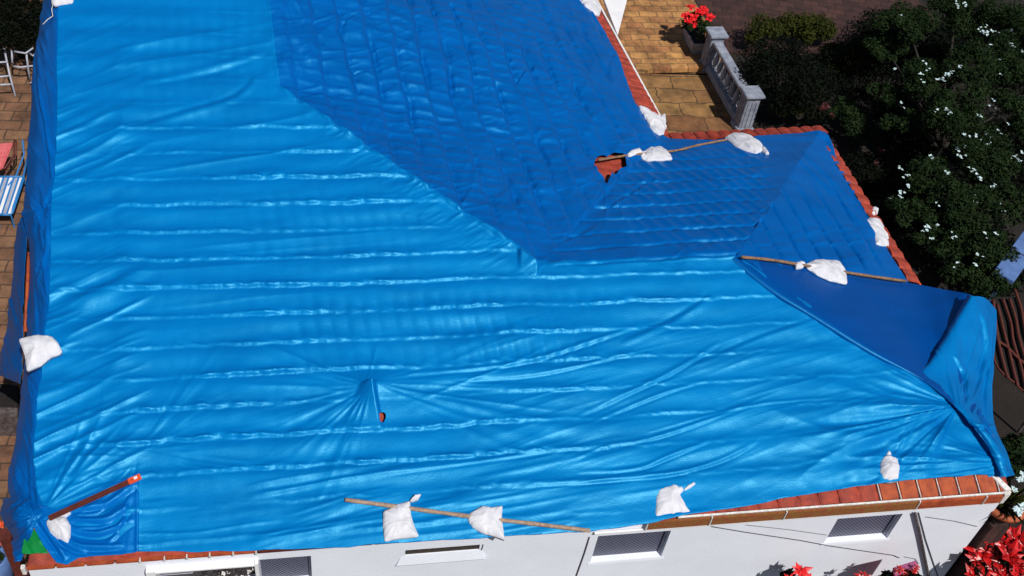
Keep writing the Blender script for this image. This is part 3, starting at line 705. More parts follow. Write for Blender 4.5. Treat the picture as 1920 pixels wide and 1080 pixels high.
o = solid_from_top('tarpaulin', tx, ty, tz, tz-.008, tf, M['tarp'])
tag(o, 'largest blue tarpaulin, bright and wrinkled over the tile courses of the whole front slope', 'tarpaulin', 'blue tarpaulins on the roof')
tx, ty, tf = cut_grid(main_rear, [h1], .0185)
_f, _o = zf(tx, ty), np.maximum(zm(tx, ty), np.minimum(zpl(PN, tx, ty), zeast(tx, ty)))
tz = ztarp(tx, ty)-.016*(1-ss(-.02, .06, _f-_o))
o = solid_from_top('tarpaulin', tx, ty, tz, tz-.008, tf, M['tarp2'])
tag(o, 'darker blue tarpaulin over the rear slopes, torn open by the curved pole', 'tarpaulin', 'blue tarpaulins on the roof')
def roofz(p, off=0.0): return float(onroof([p])[0][2])+off
# verge sheet down the left side
A = [(112, -70), (108, 0), (107, 60), (107, 105), (107, 150), (105, 235), (103, 300), (98, 370), (96, 400), (95, 435), (94, 500), (91, 560), (84, 625), (78, 690), (70, 770), (64, 850), (70, 905), (76, 950)]
B = [(88, -70), (83, 0), (76, 60), (67, 105), (64, 150), (57, 235), (52, 300), (49, 372), (46, 402), (54, 436), (58, 490), (56, 560), (53, 625), (46, 690), (37, 768), (28, 850), (18, 905), (34, 955)]
rows = []
for p, q in zip(A, B):
    z = roofz((p[0]+4, p[1]), .075); m1 = ((p[0]*.72+q[0]*.28), p[1]*.7+q[1]*.3); m2 = ((p[0]*.3+q[0]*.7), p[1]*.3+q[1]*.7)
    rows.append([(p[0]+13, p[1], z-.065), (p[0]-1, p[1], z-.07), (m1[0]-4, m1[1], z-.15), (m2[0], m2[1], z-.26), (q[0], q[1], z-.46)])
def fold_left(px, py):
    d = .028*aniso(px, py*.35, 3.2, 11, 90, 201, 2)+.018*aniso(px, py, 2.5, 8, 60, 203, 2)
    d += .035*fan(px, py, 84, 396, 0, 360, 24, 30, 80, 205, 1.4)
    d += .014*fbm(px/22, py/40, 207)
    d += crease(px, py, [(72, 110), (76, 180), (88, 250), (98, 340)], 4, .04)+crease(px, py, [(90, 420), (86, 470), (72, 530)], 4, .03)
    return d
o = cloth('tarpaulin', rows, 520, 40, M['tarp4'], fold_left); tag(o, 'narrow dark blue tarpaulin hanging down the left verge of the roof', 'tarpaulin', 'blue tarpaulins on the roof')  # shade of the steep verge put into a darker blue
zb = [roofz((96, q), -.42) for q in (400, 470, 540, 610, 680, 715)]
rows = [[(56, 404, zb[0]+.12), (48, 402, zb[0]), (40, 412, zb[0]-.15)], [(50, 462, zb[1]), (40, 455, zb[1]-.12), (31, 446, zb[1]-.3)], [(46, 540, zb[2]-.02), (36, 540, zb[2]-.2), (23, 540, zb[2]-.5)],
        [(44, 610, zb[3]-.02), (30, 612, zb[3]-.3), (15, 612, zb[3]-.7)], [(43, 672, zb[4]-.02), (24, 680, zb[4]-.3), (0, 690, zb[4]-.8)], [(40, 720, zb[5]-.1), (25, 714, zb[5]-.4), (-6, 700, zb[5]-.9)]]
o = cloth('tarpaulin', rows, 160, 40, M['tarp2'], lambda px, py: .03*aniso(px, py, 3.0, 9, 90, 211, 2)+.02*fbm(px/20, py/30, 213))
tag(o, 'loose blue tarpaulin flap swinging outward below the knot on the left verge', 'tarpaulin', 'blue tarpaulins on the roof')
b = MB(); pts = [atz(p, roofz((96, p[1]), -.47)) for p in ((54, 474), (52, 520), (50, 570), (47, 622))]
b.tube(pts, .026, 8); under(b.build('verge_tile', M['terra'], None, smooth=True), house)
# right-hand corner sheet, lifted off the roof edge
def hp(t): return R2+(SE-R2)*t
def pz(P): a, c = proj(P[0], P[1], P[2]); return (float(a), float(c), float(P[2]))
rows = [[(1366, 484, 0), (1420, 489, 3.90), (1500, 500, 3.62), (1590, 514, 3.32), (1690, 528, 2.98), (1765, 542, 3.10), (1822, 554, 3.42), (1864, 580, 2.98)],
        [(1445, 546, 0), (1500, 540, 3.74), (1570, 552, 3.50), (1650, 566, 3.28), (1725, 580, 3.16), (1780, 590, 3.24), (1824, 592, 3.38), (1864, 618, 2.88)],
        [(1528, 598, 0), (1590, 598, 3.54), (1640, 612, 3.38), (1700, 626, 3.26), (1750, 636, 3.26), (1788, 642, 3.32), (1822, 650, 3.20), (1860, 664, 2.80)],
        [(1632, 664, 0), (1675, 664, 3.36), (1705, 674, 3.28), (1738, 686, 3.26), (1768, 694, 3.26), (1796, 702, 3.18), (1826, 710, 3.00), (1857, 722, 2.74)],
        [(1722, 715, 0), (1742, 720, 3.20), (1758, 728, 3.20), (1774, 738, 3.20), (1794, 748, 3.12), (1816, 756, 2.98), (1838, 762, 2.86), (1858, 772, 2.72)],
        [(1788, 764, 0), (1798, 770, 3.06), (1806, 775, 3.04), (1816, 782, 2.99), (1828, 790, 2.93), (1840, 798, 2.87), (1852, 806, 2.81), (1866, 812, 2.73)],
        [(1838, 822, 0), (1843, 824, 2.95), (1848, 827, 2.93), (1854, 830, 2.91), (1860, 834, 2.88), (1867, 838, 2.85), (1874, 842, 2.81), (1880, 846, 2.75)],
        [(1868, 868, 0), (1872, 870, 2.86), (1876, 872, 2.86), (1880, 874, 2.85), (1884, 877, 2.84), (1888, 880, 2.83), (1892, 883, 2.82), (1897, 887, 2.78)],
        [(1872, 892, 0), (1876, 893, 2.85), (1880, 893, 2.85), (1884, 893, 2.85), (1888, 892, 2.84), (1892, 892, 2.83), (1896, 891, 2.82), (1901, 890, 2.80)]]
for r_ in rows:
    a_, c_, _z = r_[0]; r_[0] = (a_-10, c_+4, roofz((a_, c_), .0)); r_.insert(1, (a_+7, c_-3, roofz((a_, c_), .095)))
    for k_ in range(2, len(r_)-1): r_[k_] = (r_[k_][0], r_[k_][1], max(r_[k_][2], roofz(r_[k_][:2], .14))-(.14 if k_ == 7 else 0))
    r_[-1] = (r_[-1][0], r_[-1][1], r_[-1][2]-.10)
def fold_right(px, py):
    lit = ss(-20, 25, (px-1790)*.78+(py-640)*.62-8)
    d = .030*fan(px, py, 1812, 800, 40, 130, 11, 150, 280, 221, 1.7, .03)*lit
    d += .030*aniso(px, py, 2.6, 12, 130, 223, 2)*box(px, py, 1805, 1900, 590, 880, 15)
    d += .022*fan(px, py, 1893, 880, 90, 170, 12, 60, 160, 225, 1.7)
    d += .012*fbm(px/60, py/60, 227)
    d += crease(px, py, [(1785, 690), (1800, 730), (1806, 770)], 5, .03)+crease(px, py, [(1828, 600), (1832, 680), (1820, 760), (1805, 800)], 5, .035)
    return d
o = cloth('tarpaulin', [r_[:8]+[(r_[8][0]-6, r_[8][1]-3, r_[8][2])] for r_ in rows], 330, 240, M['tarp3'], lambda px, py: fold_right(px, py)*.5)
tag(o, 'smooth deep blue tarpaulin stretched from the right hip outward just below the right pole', 'tarpaulin', 'blue tarpaulins on the roof')
rows = [[(1822, 556, 3.50), (1836, 556, 3.46), (1850, 562, 3.34), (1866, 582, 3.04)], [(1800, 598, 3.42), (1822, 604, 3.36), (1842, 612, 3.22), (1866, 626, 2.96)], [(1776, 640, 3.38), (1804, 650, 3.30), (1832, 658, 3.10), (1862, 670, 2.88)],
        [(1750, 680, 3.36), (1785, 696, 3.24), (1820, 708, 3.04), (1859, 722, 2.82)], [(1727, 716, 0), (1775, 738, 3.18), (1818, 756, 3.02), (1860, 774, 2.80)], [(1784, 763, 0), (1808, 778, 3.06), (1838, 796, 2.93), (1868, 812, 2.80)],
        [(1832, 820, 0), (1850, 830, 2.98), (1866, 838, 2.92), (1883, 848, 2.82)], [(1866, 893, 0), (1880, 894, 2.90), (1892, 893, 2.88), (1902, 891, 2.84)]]
for q_, r_ in enumerate(rows):
    for k_ in range(0, 3): r_[k_] = (r_[k_][0], r_[k_][1], max(r_[k_][2], roofz(r_[k_][:2], .15)))
    if q_ > 3:
        r_[0] = (r_[0][0]+5, r_[0][1]-1, roofz((r_[0][0], r_[0][1]), .055)); r_.insert(0, (r_[0][0]-18, r_[0][1]+3, r_[0][2]-.03))
    else: r_.insert(0, (r_[0][0]-7, r_[0][1]-3, r_[0][2]-.10))
def fold_out(px, py):
    d = .030*fan(px, py, 1800, 775, 45, 118, 10, 110, 260, 321, 1.6, .05)+.012*stroke(px, py, 3.4, 15, 200, 323)
    d += .030*fan(px, py, 1896, 880, 95, 165, 10, 60, 170, 325, 1.6)
    d += crease(px, py, [(1835, 585), (1845, 640), (1838, 700), (1818, 760)], 5, .04)+crease(px, py, [(1785, 668), (1806, 710), (1812, 760)], 4.5, .035)+crease(px, py, [(1856, 620), (1850, 680), (1846, 760), (1856, 820)], 4, .035)+crease(px, py, [(1800, 782), (1830, 800), (1866, 806)], 4, .03)
    return d+.010*fbm(px/40, py/40, 327)
o = cloth('tarpaulin', rows, 330, 150, M['tarp'], fold_out)
tag(o, 'bright blue tarpaulin fold hanging in pleats around the right front corner of the roof', 'tarpaulin', 'blue tarpaulins on the roof')
# lower-left corner: extra sheet gathered under the sack
zc = lambda x, y: ztarp(x, y)+.02
poly = [tuple(map(float, p[:2])) for p in onroof([(262, 893), (263, 960), (262, 1042), (230, 1047), (180, 1050), (150, 1053), (128, 1066), (108, 1062), (84, 1030), (64, 992), (56, 968), (85, 955), (110, 965), (170, 935), (220, 912)])]
cx, cy, cf = cut_grid(poly, [], .0125)
a, c = proj(cx, cy, zroof(cx, cy))
cz = zroof(cx, cy)+.095+.4*np.maximum(disp(cx, cy), 0)+.012*np.exp(-((a-259)/3)**2)+.02*fan(a, c, 262, 905, 180, 262, 16, 90, 200, 233, 1.6)
for pts, wd, am in (([(132, 968), (200, 958), (262, 918)], 6, .05), ([(136, 985), (200, 988), (245, 962)], 6, .055), ([(132, 1004), (190, 1012), (256, 985)], 6, .045), ([(112, 1012), (160, 1036), (235, 1034)], 5, .045),
                    ([(72, 982), (100, 1022), (124, 1058)], 5, .06), ([(88, 985), (118, 1026), (165, 1046)], 5, .06), ([(140, 975), (185, 972), (225, 945)], 4, .03), ([(150, 1000), (195, 998), (225, 985)], 4, .03), ([(205, 1030), (230, 1000), (250, 930)], 5, .025)):
    cz = cz+crease(a, c, pts, wd*1.15, am*.8)
o = solid_from_top('tarpaulin', cx, cy, cz, cz-.008, cf, M['tarp4']); tag(o, 'blue tarpaulin corner gathered in curved folds beside the reddish board at lower left', 'tarpaulin', 'blue tarpaulins on the roof')
z0 = 2.95
rows = [[(10, 935, z0-.35), (28, 932, z0+.0), (50, 936, z0+.12), (74, 948, z0+.16)], [(6, 952, z0-.35), (28, 950, z0+.05), (52, 954, z0+.16), (80, 962, z0+.16)], [(10, 974, z0-.35), (30, 970, z0+.05), (50, 970, z0+.16), (74, 972, z0+.14)],
        [(20, 990, z0-.35), (34, 986, z0), (48, 984, z0+.10), (66, 986, z0+.12)], [(27, 1010, z0-.35), (37, 1005, z0-.15), (49, 1001, z0-.02), (62, 1003, z0+.04)], [(29, 1032, z0-.4), (35, 1030, z0-.32), (44, 1023, z0-.2), (54, 1017, z0-.1)], [(31, 1054, z0-.45), (34, 1052, z0-.42), (38, 1047, z0-.4), (43, 1040, z0-.35)]]
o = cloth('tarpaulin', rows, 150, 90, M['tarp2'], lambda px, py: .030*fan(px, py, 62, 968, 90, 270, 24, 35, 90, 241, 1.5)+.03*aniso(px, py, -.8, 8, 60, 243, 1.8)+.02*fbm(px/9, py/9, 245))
tag(o, 'bunched and knotted blue tarpaulin tail hanging off the lower left roof corner', 'tarpaulin', 'blue tarpaulins on the roof')
poly = [tuple(map(float, p[:2])) for p in onroof([(58, 990), (72, 1003), (92, 1042), (42, 1043), (46, 1015)])]
cx, cy, cf = cut_grid(poly, [], .012); cz = zroof(cx, cy)+.05+.02*ridged(vn(cx*14+cy*8, cy*5, 251), 1.5)
o = solid_from_top('tarpaulin', cx, cy, cz, cz-.008, cf, M['green']); tag(o, 'small green tarpaulin scrap showing under the blue at the lower left corner', 'tarpaulin')

# ------------------------------------------------------------------ poles and board
def on_t(p, off): q = onroof([p], ztarp, off)[0]; return q
def smoothline(pts, n, off):
    P = catmull(np.array([on_t(p, off) for p in pts]), n); return P
def pole(name, pts, r, m, label, cat, off=None, squash=1):
    ps = catmull(np.array([onroof([p], zroof, .13 if off is None else off)[0] for p in pts]), 24)
    b = MB(); rr = [r*(1+.10*math.sin(i*1.9)+.06*math.sin(i*4.1)) for i in range(24)]; b.tube(ps, rr, 10); o = b.build(name, m, None, smooth=True); return tag(o, label, cat)
pole('wooden_pole', [(647, 937), (760, 952), (880, 968), (1000, 982), (1106, 995)], .030, M['wood'], 'long pale wooden pole lying along the front eave under two sacks', 'pole')
pole('wooden_pole', [(1122, 300), (1180, 291), (1262, 283), (1310, 272), (1362, 262)], .023, M['wood2'], 'curved brown wooden pole along the rear eave, next to the torn patch', 'pole')
pole('wooden_pole', [(1390, 482), (1450, 488), (1540, 503), (1620, 516), (1698, 527)], .025, M['wood2'], 'straight brown wooden pole at the right holding one pear shaped sack', 'pole', .17)
bp0, bp1 = onroof([(92, 972), (264, 893)], zroof, .25)
d = bp1-bp0; L = np.linalg.norm(d); d /= L; side = np.cross([0, 0, 1], d); side /= np.linalg.norm(side); n3 = np.cross(d, side)
be = empty('painted_board', bp0); tag(be, 'dark red painted board with bright orange end lying across the lower left tarpaulin', 'board')
b = MB(); b.box(bp0+d*L*.43, (L*.86, .075, .035), (d, side, n3)); under(b.build('board', M['redwood'], None, .006), be)
b = MB(); b.box(bp0+d*L*.93, (L*.14, .085, .042), (d, side, n3)); under(b.build('board_end', M['orange'], None, .008), be)
b = MB(); b.box(bp0+d*L*.945+n3*.023, (.045, .04, .008), (d, side, n3)); under(b.build('paint_patch', M['white'], None, .003), be)

# ------------------------------------------------------------------ sandbags
def round_poly(P, n=3):
    P = np.array(P, float)
    for _ in range(2):
        Q = np.roll(P, -1, 0); P = np.stack([P*.9+Q*.1, P*.1+Q*.9], 1).reshape(-1, 2)
    return [tuple(map(float, q)) for q in P]
def sack(body, neck, label, seed, h=.11, base=.0, tie=None, grp='white sacks weighing down the tarpaulins'):
    zb = lambda x, y: zroof(x, y)+.05+base
    c = np.mean(body, 0); e = empty('sandbag', onroof([tuple(c)], zb)[0]); tag(e, label, 'sandbag', grp)
    def blob(name, poly, hh, sd):
        P = onroof(poly, zb, hh*.5); P = round_poly([tuple(p[:2]) for p in P]); x, y, f = cut_grid(P, [], .011)
        _, _, dd = nearest(x, y, P); mx = dd.max()+1e-6; t = np.clip(dd/(mx*.95), 0, 1); prof = .25*np.clip(t*8, 0, 1)+.75*(1-(1-t)**1.8)
        cxx, cyy = np.mean([p[0] for p in P]), np.mean([p[1] for p in P]); th = np.degrees(np.arctan2(y-cyy, x-cxx))
        wr = .026*(fbm(x*4, y*4, sd, 2)-.5)*2*t+.030*(ridged(fbm(x*4+y*3+sd, y*2-x*1.6, sd+5, 2), 3)-.3)*t**.6+.014*(vn(th/13., np.hypot(x-cxx, y-cyy)*4, sd+9)-.5)*(1-t)*2
        z0 = zroof(x, y)+.05+base
        dz = np.maximum(disp(x, y), 0)*.5
        return under(solid_from_top(name, x, y, z0+dz+np.maximum(hh*.8*prof+wr*(hh/.1), 0)+.012, z0-.02, f, M['sack']), e)
    blob('sack_body', body, h, seed)
    if neck: blob('sack_neck', neck, h*.55, seed+50)
    if tie: 
        b = MB(); b.tube([onroof([q], zb, .04)[0] for q in tie], .006, 6); under(b.build('tie_cord', M['mortar'], None, smooth=True), e)
    return e
sack([(718, 957), (745, 943), (769, 936), (770, 960), (776, 982), (786, 1004), (740, 1009), (721, 1013), (718, 985)], [(768, 939), (777, 927), (790, 926), (784, 936), (773, 940)], 'square white sack with a tied corner, left of the two on the front pole', 11, .10, .05)
sack([(896, 951), (906, 946), (922, 949), (943, 946), (941, 968), (944, 990), (947, 1010), (928, 1003), (903, 997), (886, 986), (877, 972), (882, 960)], None, 'six sided white sack, right of the two on the front pole', 12, .10, .05)
sack([(1229, 968), (1230, 930), (1236, 916), (1250, 910), (1263, 906), (1280, 911), (1284, 918), (1276, 926), (1288, 945), (1298, 960), (1262, 963)], [(1281, 918), (1288, 911), (1301, 903), (1305, 908), (1296, 915), (1284, 921)], 'white sack with open crumpled top and tail, alone on the front eave', 13, .10)
sack([(1662, 852), (1672, 855), (1684, 861), (1688, 878), (1685, 900), (1668, 903), (1655, 900), (1648, 886), (1649, 868), (1655, 857)], [(1660, 855), (1663, 847), (1668, 847), (1671, 856)], 'small crumpled white sack above the exposed tiles at right front', 14, .12, .02)
sack([(1510, 492), (1530, 484), (1555, 484), (1576, 489), (1588, 505), (1591, 529), (1560, 523), (1535, 512), (1517, 500)], [(1489, 492), (1500, 490), (1511, 494), (1506, 501), (1493, 503)], 'pear shaped white sack with twisted neck on the right pole', 15, .12, .08)
sack([(1620, 412), (1634, 404), (1650, 410), (1662, 428), (1668, 445), (1669, 458), (1658, 463), (1640, 459), (1637, 440), (1626, 425)], [(1632, 390), (1640, 386), (1648, 391), (1646, 400), (1639, 405), (1632, 399)], 'greyish white sack with knotted top on the right eave', 16, .11)
sack([(1359, 255), (1372, 249), (1388, 247), (1405, 250), (1424, 262), (1433, 271), (1431, 279), (1420, 286), (1400, 281), (1380, 273)], [(1428, 272), (1436, 277), (1443, 288), (1436, 288), (1427, 281)], 'bulging white sack with a pointed tail at the end of the rear pole', 17, .12, .04)
sack([(1200, 287), (1218, 275), (1238, 272), (1250, 278), (1263, 296), (1240, 298), (1215, 299), (1204, 294)], [(1174, 291), (1184, 283), (1199, 279), (1205, 288), (1182, 295)], 'flat white sack in the middle of the rear pole near the torn patch', 18, .10, .05)
sack([(1197, 196), (1211, 200), (1225, 210), (1236, 215), (1248, 209), (1250, 226), (1245, 252), (1236, 252), (1225, 244), (1213, 222)], None, 'white sack crumpled into the inner corner of the two eaves', 19, .11, .03)
sack([(1078, -18), (1108, -20), (1122, -2), (1128, 14), (1124, 28), (1112, 24), (1096, 12)], None, 'white sack on the tiled edge beside the white awning', 20, .11, .02)
sack([(34, 634), (50, 630), (70, 626), (97, 630), (107, 640), (116, 656), (112, 661), (94, 668), (75, 683), (49, 694), (46, 664)], None, 'fan shaped white sack folded over the left verge', 21, .10, .10)
sack([(85, 976), (104, 966), (124, 968), (132, 984), (131, 1010), (127, 1018), (108, 1009), (93, 996)], [(104, 968), (116, 957), (129, 950), (133, 962), (122, 970)], 'bulb shaped white sack hanging from the red board at lower left', 22, .11, .05)
sack([(93, -16), (140, -18), (136, 2), (118, 5), (103, 8), (96, 4)], None, 'white sack cut by the top left corner, trailing a white cord', 23, .09, .02, [(100, 4), (97, 18), (99, 30), (90, 36), (80, 46)])

# ------------------------------------------------------------------ balustrade, planter
V3 = lambda *a: np.array(a, float)
bal = empty('balustrade', (11.8, 21, 0)); tag(bal, 'short grey blue stone balustrade with two capped posts beside the patio', 'balustrade')
Q1 = atz((1412, 171), 1.12); Q2 = atz((1345, 59), 1.12); dy_ = (Q2-Q1)/np.linalg.norm(Q2-Q1); dx_ = V3(dy_[1], -dy_[0], 0); ax = (dx_, dy_, uz); Lb = np.linalg.norm(Q2-Q1)
for Q in (Q1, Q2):
    pe = empty('post', Q-(0, 0, 1.12)); under(pe, bal)
    b = MB(); b.box(Q-(0, 0, .60), (.36, .36, 1.06), ax); b.box(Q-(0, 0, 1.06), (.46, .46, .14), ax); under(b.build('post_shaft', M['concrete'], None, .012), pe)
    b = MB()
    for s_, a_ in ((-1, 0), (1, 0), (-1, 1), (1, 1)):
        c = Q-(0, 0, .6)+(dx_ if a_ == 0 else dy_)*s_*.185
        for k in (-.11, 0, .11):
            b.box(c+(dy_ if a_ == 0 else dx_)*k, (.025 if a_ == 0 else .05, .05 if a_ == 0 else .025, .78), ax)
    under(b.build('flutes', M['concrete'], None, .01), pe)
    b = MB(); b.box(Q-(0, 0, .035), (.50, .50, .07), ax); b.box(Q-(0, 0, .10), (.42, .42, .05), ax); under(b.build('cap', M['concrete'], None, .014), pe)
mid = (Q1+Q2)/2
b = MB(); b.box(mid-(0, 0, .24), (.26, Lb-.38, .10), ax); under(b.build('rail', M['concrete'], None, .015), bal)
b = MB(); b.box(mid-(0, 0, 1.0), (.28, Lb-.38, .22), ax); under(b.build('base', M['concrete'], None, .015), bal)
nb = 7
for k in range(nb):
    c = Q1+dy_*(.40+(Lb-.80)*k/(nb-1))-(0, 0, .89); b = MB()
    b.lathe(c, [(0, 0), (.07, 0), (.07, .05), (.045, .08), (.085, .18), (.09, .25), (.06, .36), (.04, .46), (.05, .50), (.07, .53), (.07, .60), (0, .60)], 14, ax); under(b.build('baluster', M['concrete'], None, smooth=True), bal)
def leaves(n, cen, rx, ry, rz, size, seed, clump=26, shell=.55, flat=.0, aspect=2.2):
    """leaf faces grouped in uneven clumps through an ellipsoid's volume"""
    g = np.random.default_rng(seed)
    d = g.normal(size=(clump, 3)); d /= np.linalg.norm(d, axis=1, keepdims=True); d[:, 2] = np.abs(d[:, 2])*.9-.15
    cc = np.array(cen)+d*np.array([rx, ry, rz])*g.uniform(shell, 1.0, (clump, 1)); cr = g.uniform(.22, .45, clump)*(rx+ry)/2
    k = g.integers(0, clump, n); v = g.normal(size=(n, 3)); v /= np.linalg.norm(v, axis=1, keepdims=True)
    P = cc[k]+v*(cr[k]*g.uniform(.3, 1, n)**.6)[:, None]*np.array([1, 1, .8])
    nn = v*.6+g.normal(size=(n, 3))*.6+np.array([0, 0, .5+flat]); nn /= np.linalg.norm(nn, axis=1, keepdims=True)
    t = np.cross(nn, g.normal(size=(n, 3))); t /= np.linalg.norm(t, axis=1, keepdims=True); s = np.cross(nn, t)
    L = (size*g.uniform(.6, 1.4, n))[:, None]; Wd = L/aspect
    V = np.stack([P-t*L*.5, P+s*Wd*.5+nn*L*.06, P+t*L*.5, P-s*Wd*.5+nn*L*.06], 1).reshape(-1, 3)
    keep = V.reshape(-1, 4, 3)[:, :, 2].min(1) > .0
    V = V.reshape(-1, 4, 3)[keep].reshape(-1, 3)
    return V, np.arange(len(V)).reshape(-1, 4), cc, cr
def shrub(name, label, cat, cen, r3, n, size, m, seed, group=None, clump=26, trunk=True, kids=None, **kw):
    e = empty(name, (cen[0], cen[1], 0)); tag(e, label, cat, group)
    V, f, cc, cr = leaves(n, cen, *r3, size, seed, clump, **kw)
    under(np_obj('crown', V, f, m, None, False), e)
    if trunk:
        b = MB(); b.tube([(cen[0], cen[1], 0), (cen[0]+.05, cen[1], cen[2]*.5), (cen[0], cen[1]+.04, cen[2])], [.10, .08, .05], 8)
        rr = random.Random(seed)
        for c in list(cc)[:8]: b.tube([(cen[0], cen[1], cen[2]*.4), (np.array(cen)*.5+c*.5)-(0, 0, .15), c], [.05, .035, .012], 6)
        under(b.build('trunk', M['bark'], None, smooth=True), e)
    return e, V, cc, cr
# trough planter with red flowers behind the balustrade
tp = atz((1292, 98), .10); pl = empty('planter_trough', tp); tag(pl, 'tapered grey trough planter standing beside the far balustrade post', 'planter')
pc = tp+dy_*.25+dx_*.18
def taper(b, c, w0, l0, w1, l1, h, t=.035):
    for (sx, sy) in ((1, 0), (-1, 0), (0, 1), (0, -1)):
        if sx: q = [c+dx_*sx*w0/2-dy_*l0/2, c+dx_*sx*w0/2+dy_*l0/2, c+dx_*sx*w1/2+dy_*l1/2+uz*h, c+dx_*sx*w1/2-dy_*l1/2+uz*h]; b.quadbox(q, -dx_*sx*t)
        else: q = [c+dy_*sy*l0/2-dx_*w0/2, c+dy_*sy*l0/2+dx_*w0/2, c+dy_*sy*l1/2+dx_*w1/2+uz*h, c+dy_*sy*l1/2-dx_*w1/2+uz*h]; b.quadbox(q, -dy_*sy*t)
b = MB(); taper(b, pc, .26, .75, .46, 1.0, .42); under(b.build('trough', M['concrete'], None, .008), pl)
b = MB(); b.box(pc+uz*.36, (.34, .9, .03), ax); under(b.build('soil', M['dark'], None), pl)
def star(b, c, r, n, rng, up_=.3, wid=.36):
    for k in range(n):
        a = 2*math.pi*(k+rng.uniform(-.2, .2))/n; el = rng.uniform(-.1, up_+.3); rr = r*rng.uniform(.75, 1.15)
        d = V3(math.cos(a)*math.cos(el), math.sin(a)*math.cos(el), math.sin(el)); s = np.cross(d, uz); s /= np.linalg.norm(s); u_ = np.cross(s, d)
        ww = rr*wid; p = [c, c+d*rr*.45+s*ww*.5-u_*rr*.03, c+d*rr*.5+u_*rr*.07, c+d*rr*.45-s*ww*.5-u_*rr*.03, c+d*rr-u_*rr*.12]
        b.add(p, [(0, 1, 2), (0, 2, 3), (1, 4, 2), (2, 4, 3)])
fl = empty('geranium', pc+uz*.36); tag(fl, 'red flowering potted plant growing in the grey trough planter', 'flowers')
V, f, cc, cr = leaves(1600, pc+uz*.72, .38, .55, .30, .09, 301, 12); under(np_obj('foliage', V, f, M['leaf'], None, False), fl)
for k, p in enumerate([(1290, 42, 1.0), (1300, 32, 1.05), (1285, 30, 1.0), (1310, 22, 1.1), (1322, 26, 1.05), (1331, 34, 1.0), (1300, 46, .9), (1318, 16, 1.1), (1296, 14, 1.15)]):
    b = MB(); rng = random.Random(k); c = atz((p[0], p[1]), p[2]); star(b, c, .17, 7, rng, .4, .95); star(b, c+uz*.02, .11, 6, rng, .9, .75); under(b.build('blossom', M['red_leaf2']), fl)

# ------------------------------------------------------------------ garden at the right
def G(p, z): return atz(p, z)
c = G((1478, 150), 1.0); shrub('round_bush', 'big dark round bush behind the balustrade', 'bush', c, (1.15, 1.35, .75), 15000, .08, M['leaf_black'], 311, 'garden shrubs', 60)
for i, (p, r3, n, mt, lb) in enumerate([((1480, 60), (1.45, .42, .45), 9000, 'leaf_olive', 'olive green leafy shrub arching along the top of the dark round bush'),
        ((1590, 115), (.5, .9, .45), 5600, 'leaf_olive', 'small olive green shrub to the right of the dark round bush'),
        ((1490, 205), (.55, .35, .40), 2600, 'leaf_olive', 'low olive shrub between the balustrade and the red flowering plant'),
        ((1590, 225), (.45, .65, .5), 3000, 'leaf', 'sparse green shrub just beyond the rear roof corner'),
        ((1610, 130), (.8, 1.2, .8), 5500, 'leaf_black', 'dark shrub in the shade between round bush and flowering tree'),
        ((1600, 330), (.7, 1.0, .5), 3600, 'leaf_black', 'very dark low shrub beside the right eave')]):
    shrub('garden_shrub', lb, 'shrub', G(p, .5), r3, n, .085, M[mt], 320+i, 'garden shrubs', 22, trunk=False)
def redplant(name, label, pts, z, r, mt, seed, group=None, cat='flowers', n=7, green=True):
    c0 = np.mean([atz(p, z) for p in pts], 0); e = empty(name, (c0[0], c0[1], 0)); tag(e, label, cat, group)
    if green:
        ext = max(.25, np.max([np.linalg.norm(atz(p, z)-c0) for p in pts])); V, f, _, _ = leaves(900, c0-uz*.25, ext, ext, .25, .12, seed, 10); under(np_obj('foliage', V, f, M['leaf_black'], None, False), e)
        b = MB(); b.tube([(c0[0], c0[1], 0), c0-uz*.2], [.03, .02], 6); under(b.build('stem', M['bark'], None), e)
    for k, p in enumerate(pts):
        b = MB(); rng = random.Random(seed*31+k); c = atz(p, z)+uz*rng.uniform(-.14, .14); star(b, c, r*rng.uniform(.65, 1.3), n, rng, rng.choice((.1, .35, .7)), rng.uniform(.34, .5)); star(b, c+uz*.025, r*.6, n-1, rng, .8); under(b.build('bract_cluster', M[mt]), e)
    return e
M['red_dim'] = mat('dull_red_bracts', (.10, .004, .006), (.05, .003, .004), 18, .6)  # dimmed red: deep shade put into the bract colour
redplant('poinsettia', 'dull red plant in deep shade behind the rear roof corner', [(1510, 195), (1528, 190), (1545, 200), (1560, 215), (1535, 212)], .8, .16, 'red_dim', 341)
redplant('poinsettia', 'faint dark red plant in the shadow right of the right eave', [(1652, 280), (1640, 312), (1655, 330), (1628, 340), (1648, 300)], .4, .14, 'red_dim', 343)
# flowering tree
tc_ = G((1790, 230), 2.0); tr = empty('flowering_tree', (tc_[0], tc_[1], 0)); tag(tr, 'large dark green flowering tree dotted with small white blossom clusters at right', 'tree')
blobs = [((1700, 40), .9, 2.2), ((1790, 20), 1.0, 2.4), ((1890, 60), 1.1, 2.6), ((1840, 130), 1.0, 2.5), ((1720, 150), .8, 2.0), ((1770, 220), .9, 2.2), ((1700, 230), .6, 1.7), ((1880, 210), .9, 2.5), ((1850, 300), .9, 2.3), ((1740, 330), .7, 1.9),
         ((1720, 400), .6, 1.8), ((1800, 390), .8, 2.1), ((1890, 380), .8, 2.2), ((1760, 455), .55, 1.7), ((1840, 460), .7, 1.9), ((1800, 520), .5, 1.6), ((1660, 90), .6, 1.6), ((1860, 530), .55, 1.7), ((1665, 180), .5, 1.4), ((1910, 130), .8, 2.6)]
VV, FF, no = [], [], 0; br = MB()
br.tube([(tc_[0], tc_[1], 0), (tc_[0]+.1, tc_[1]+.1, .8), (tc_[0], tc_[1], 1.5)], [.16, .13, .10], 10)
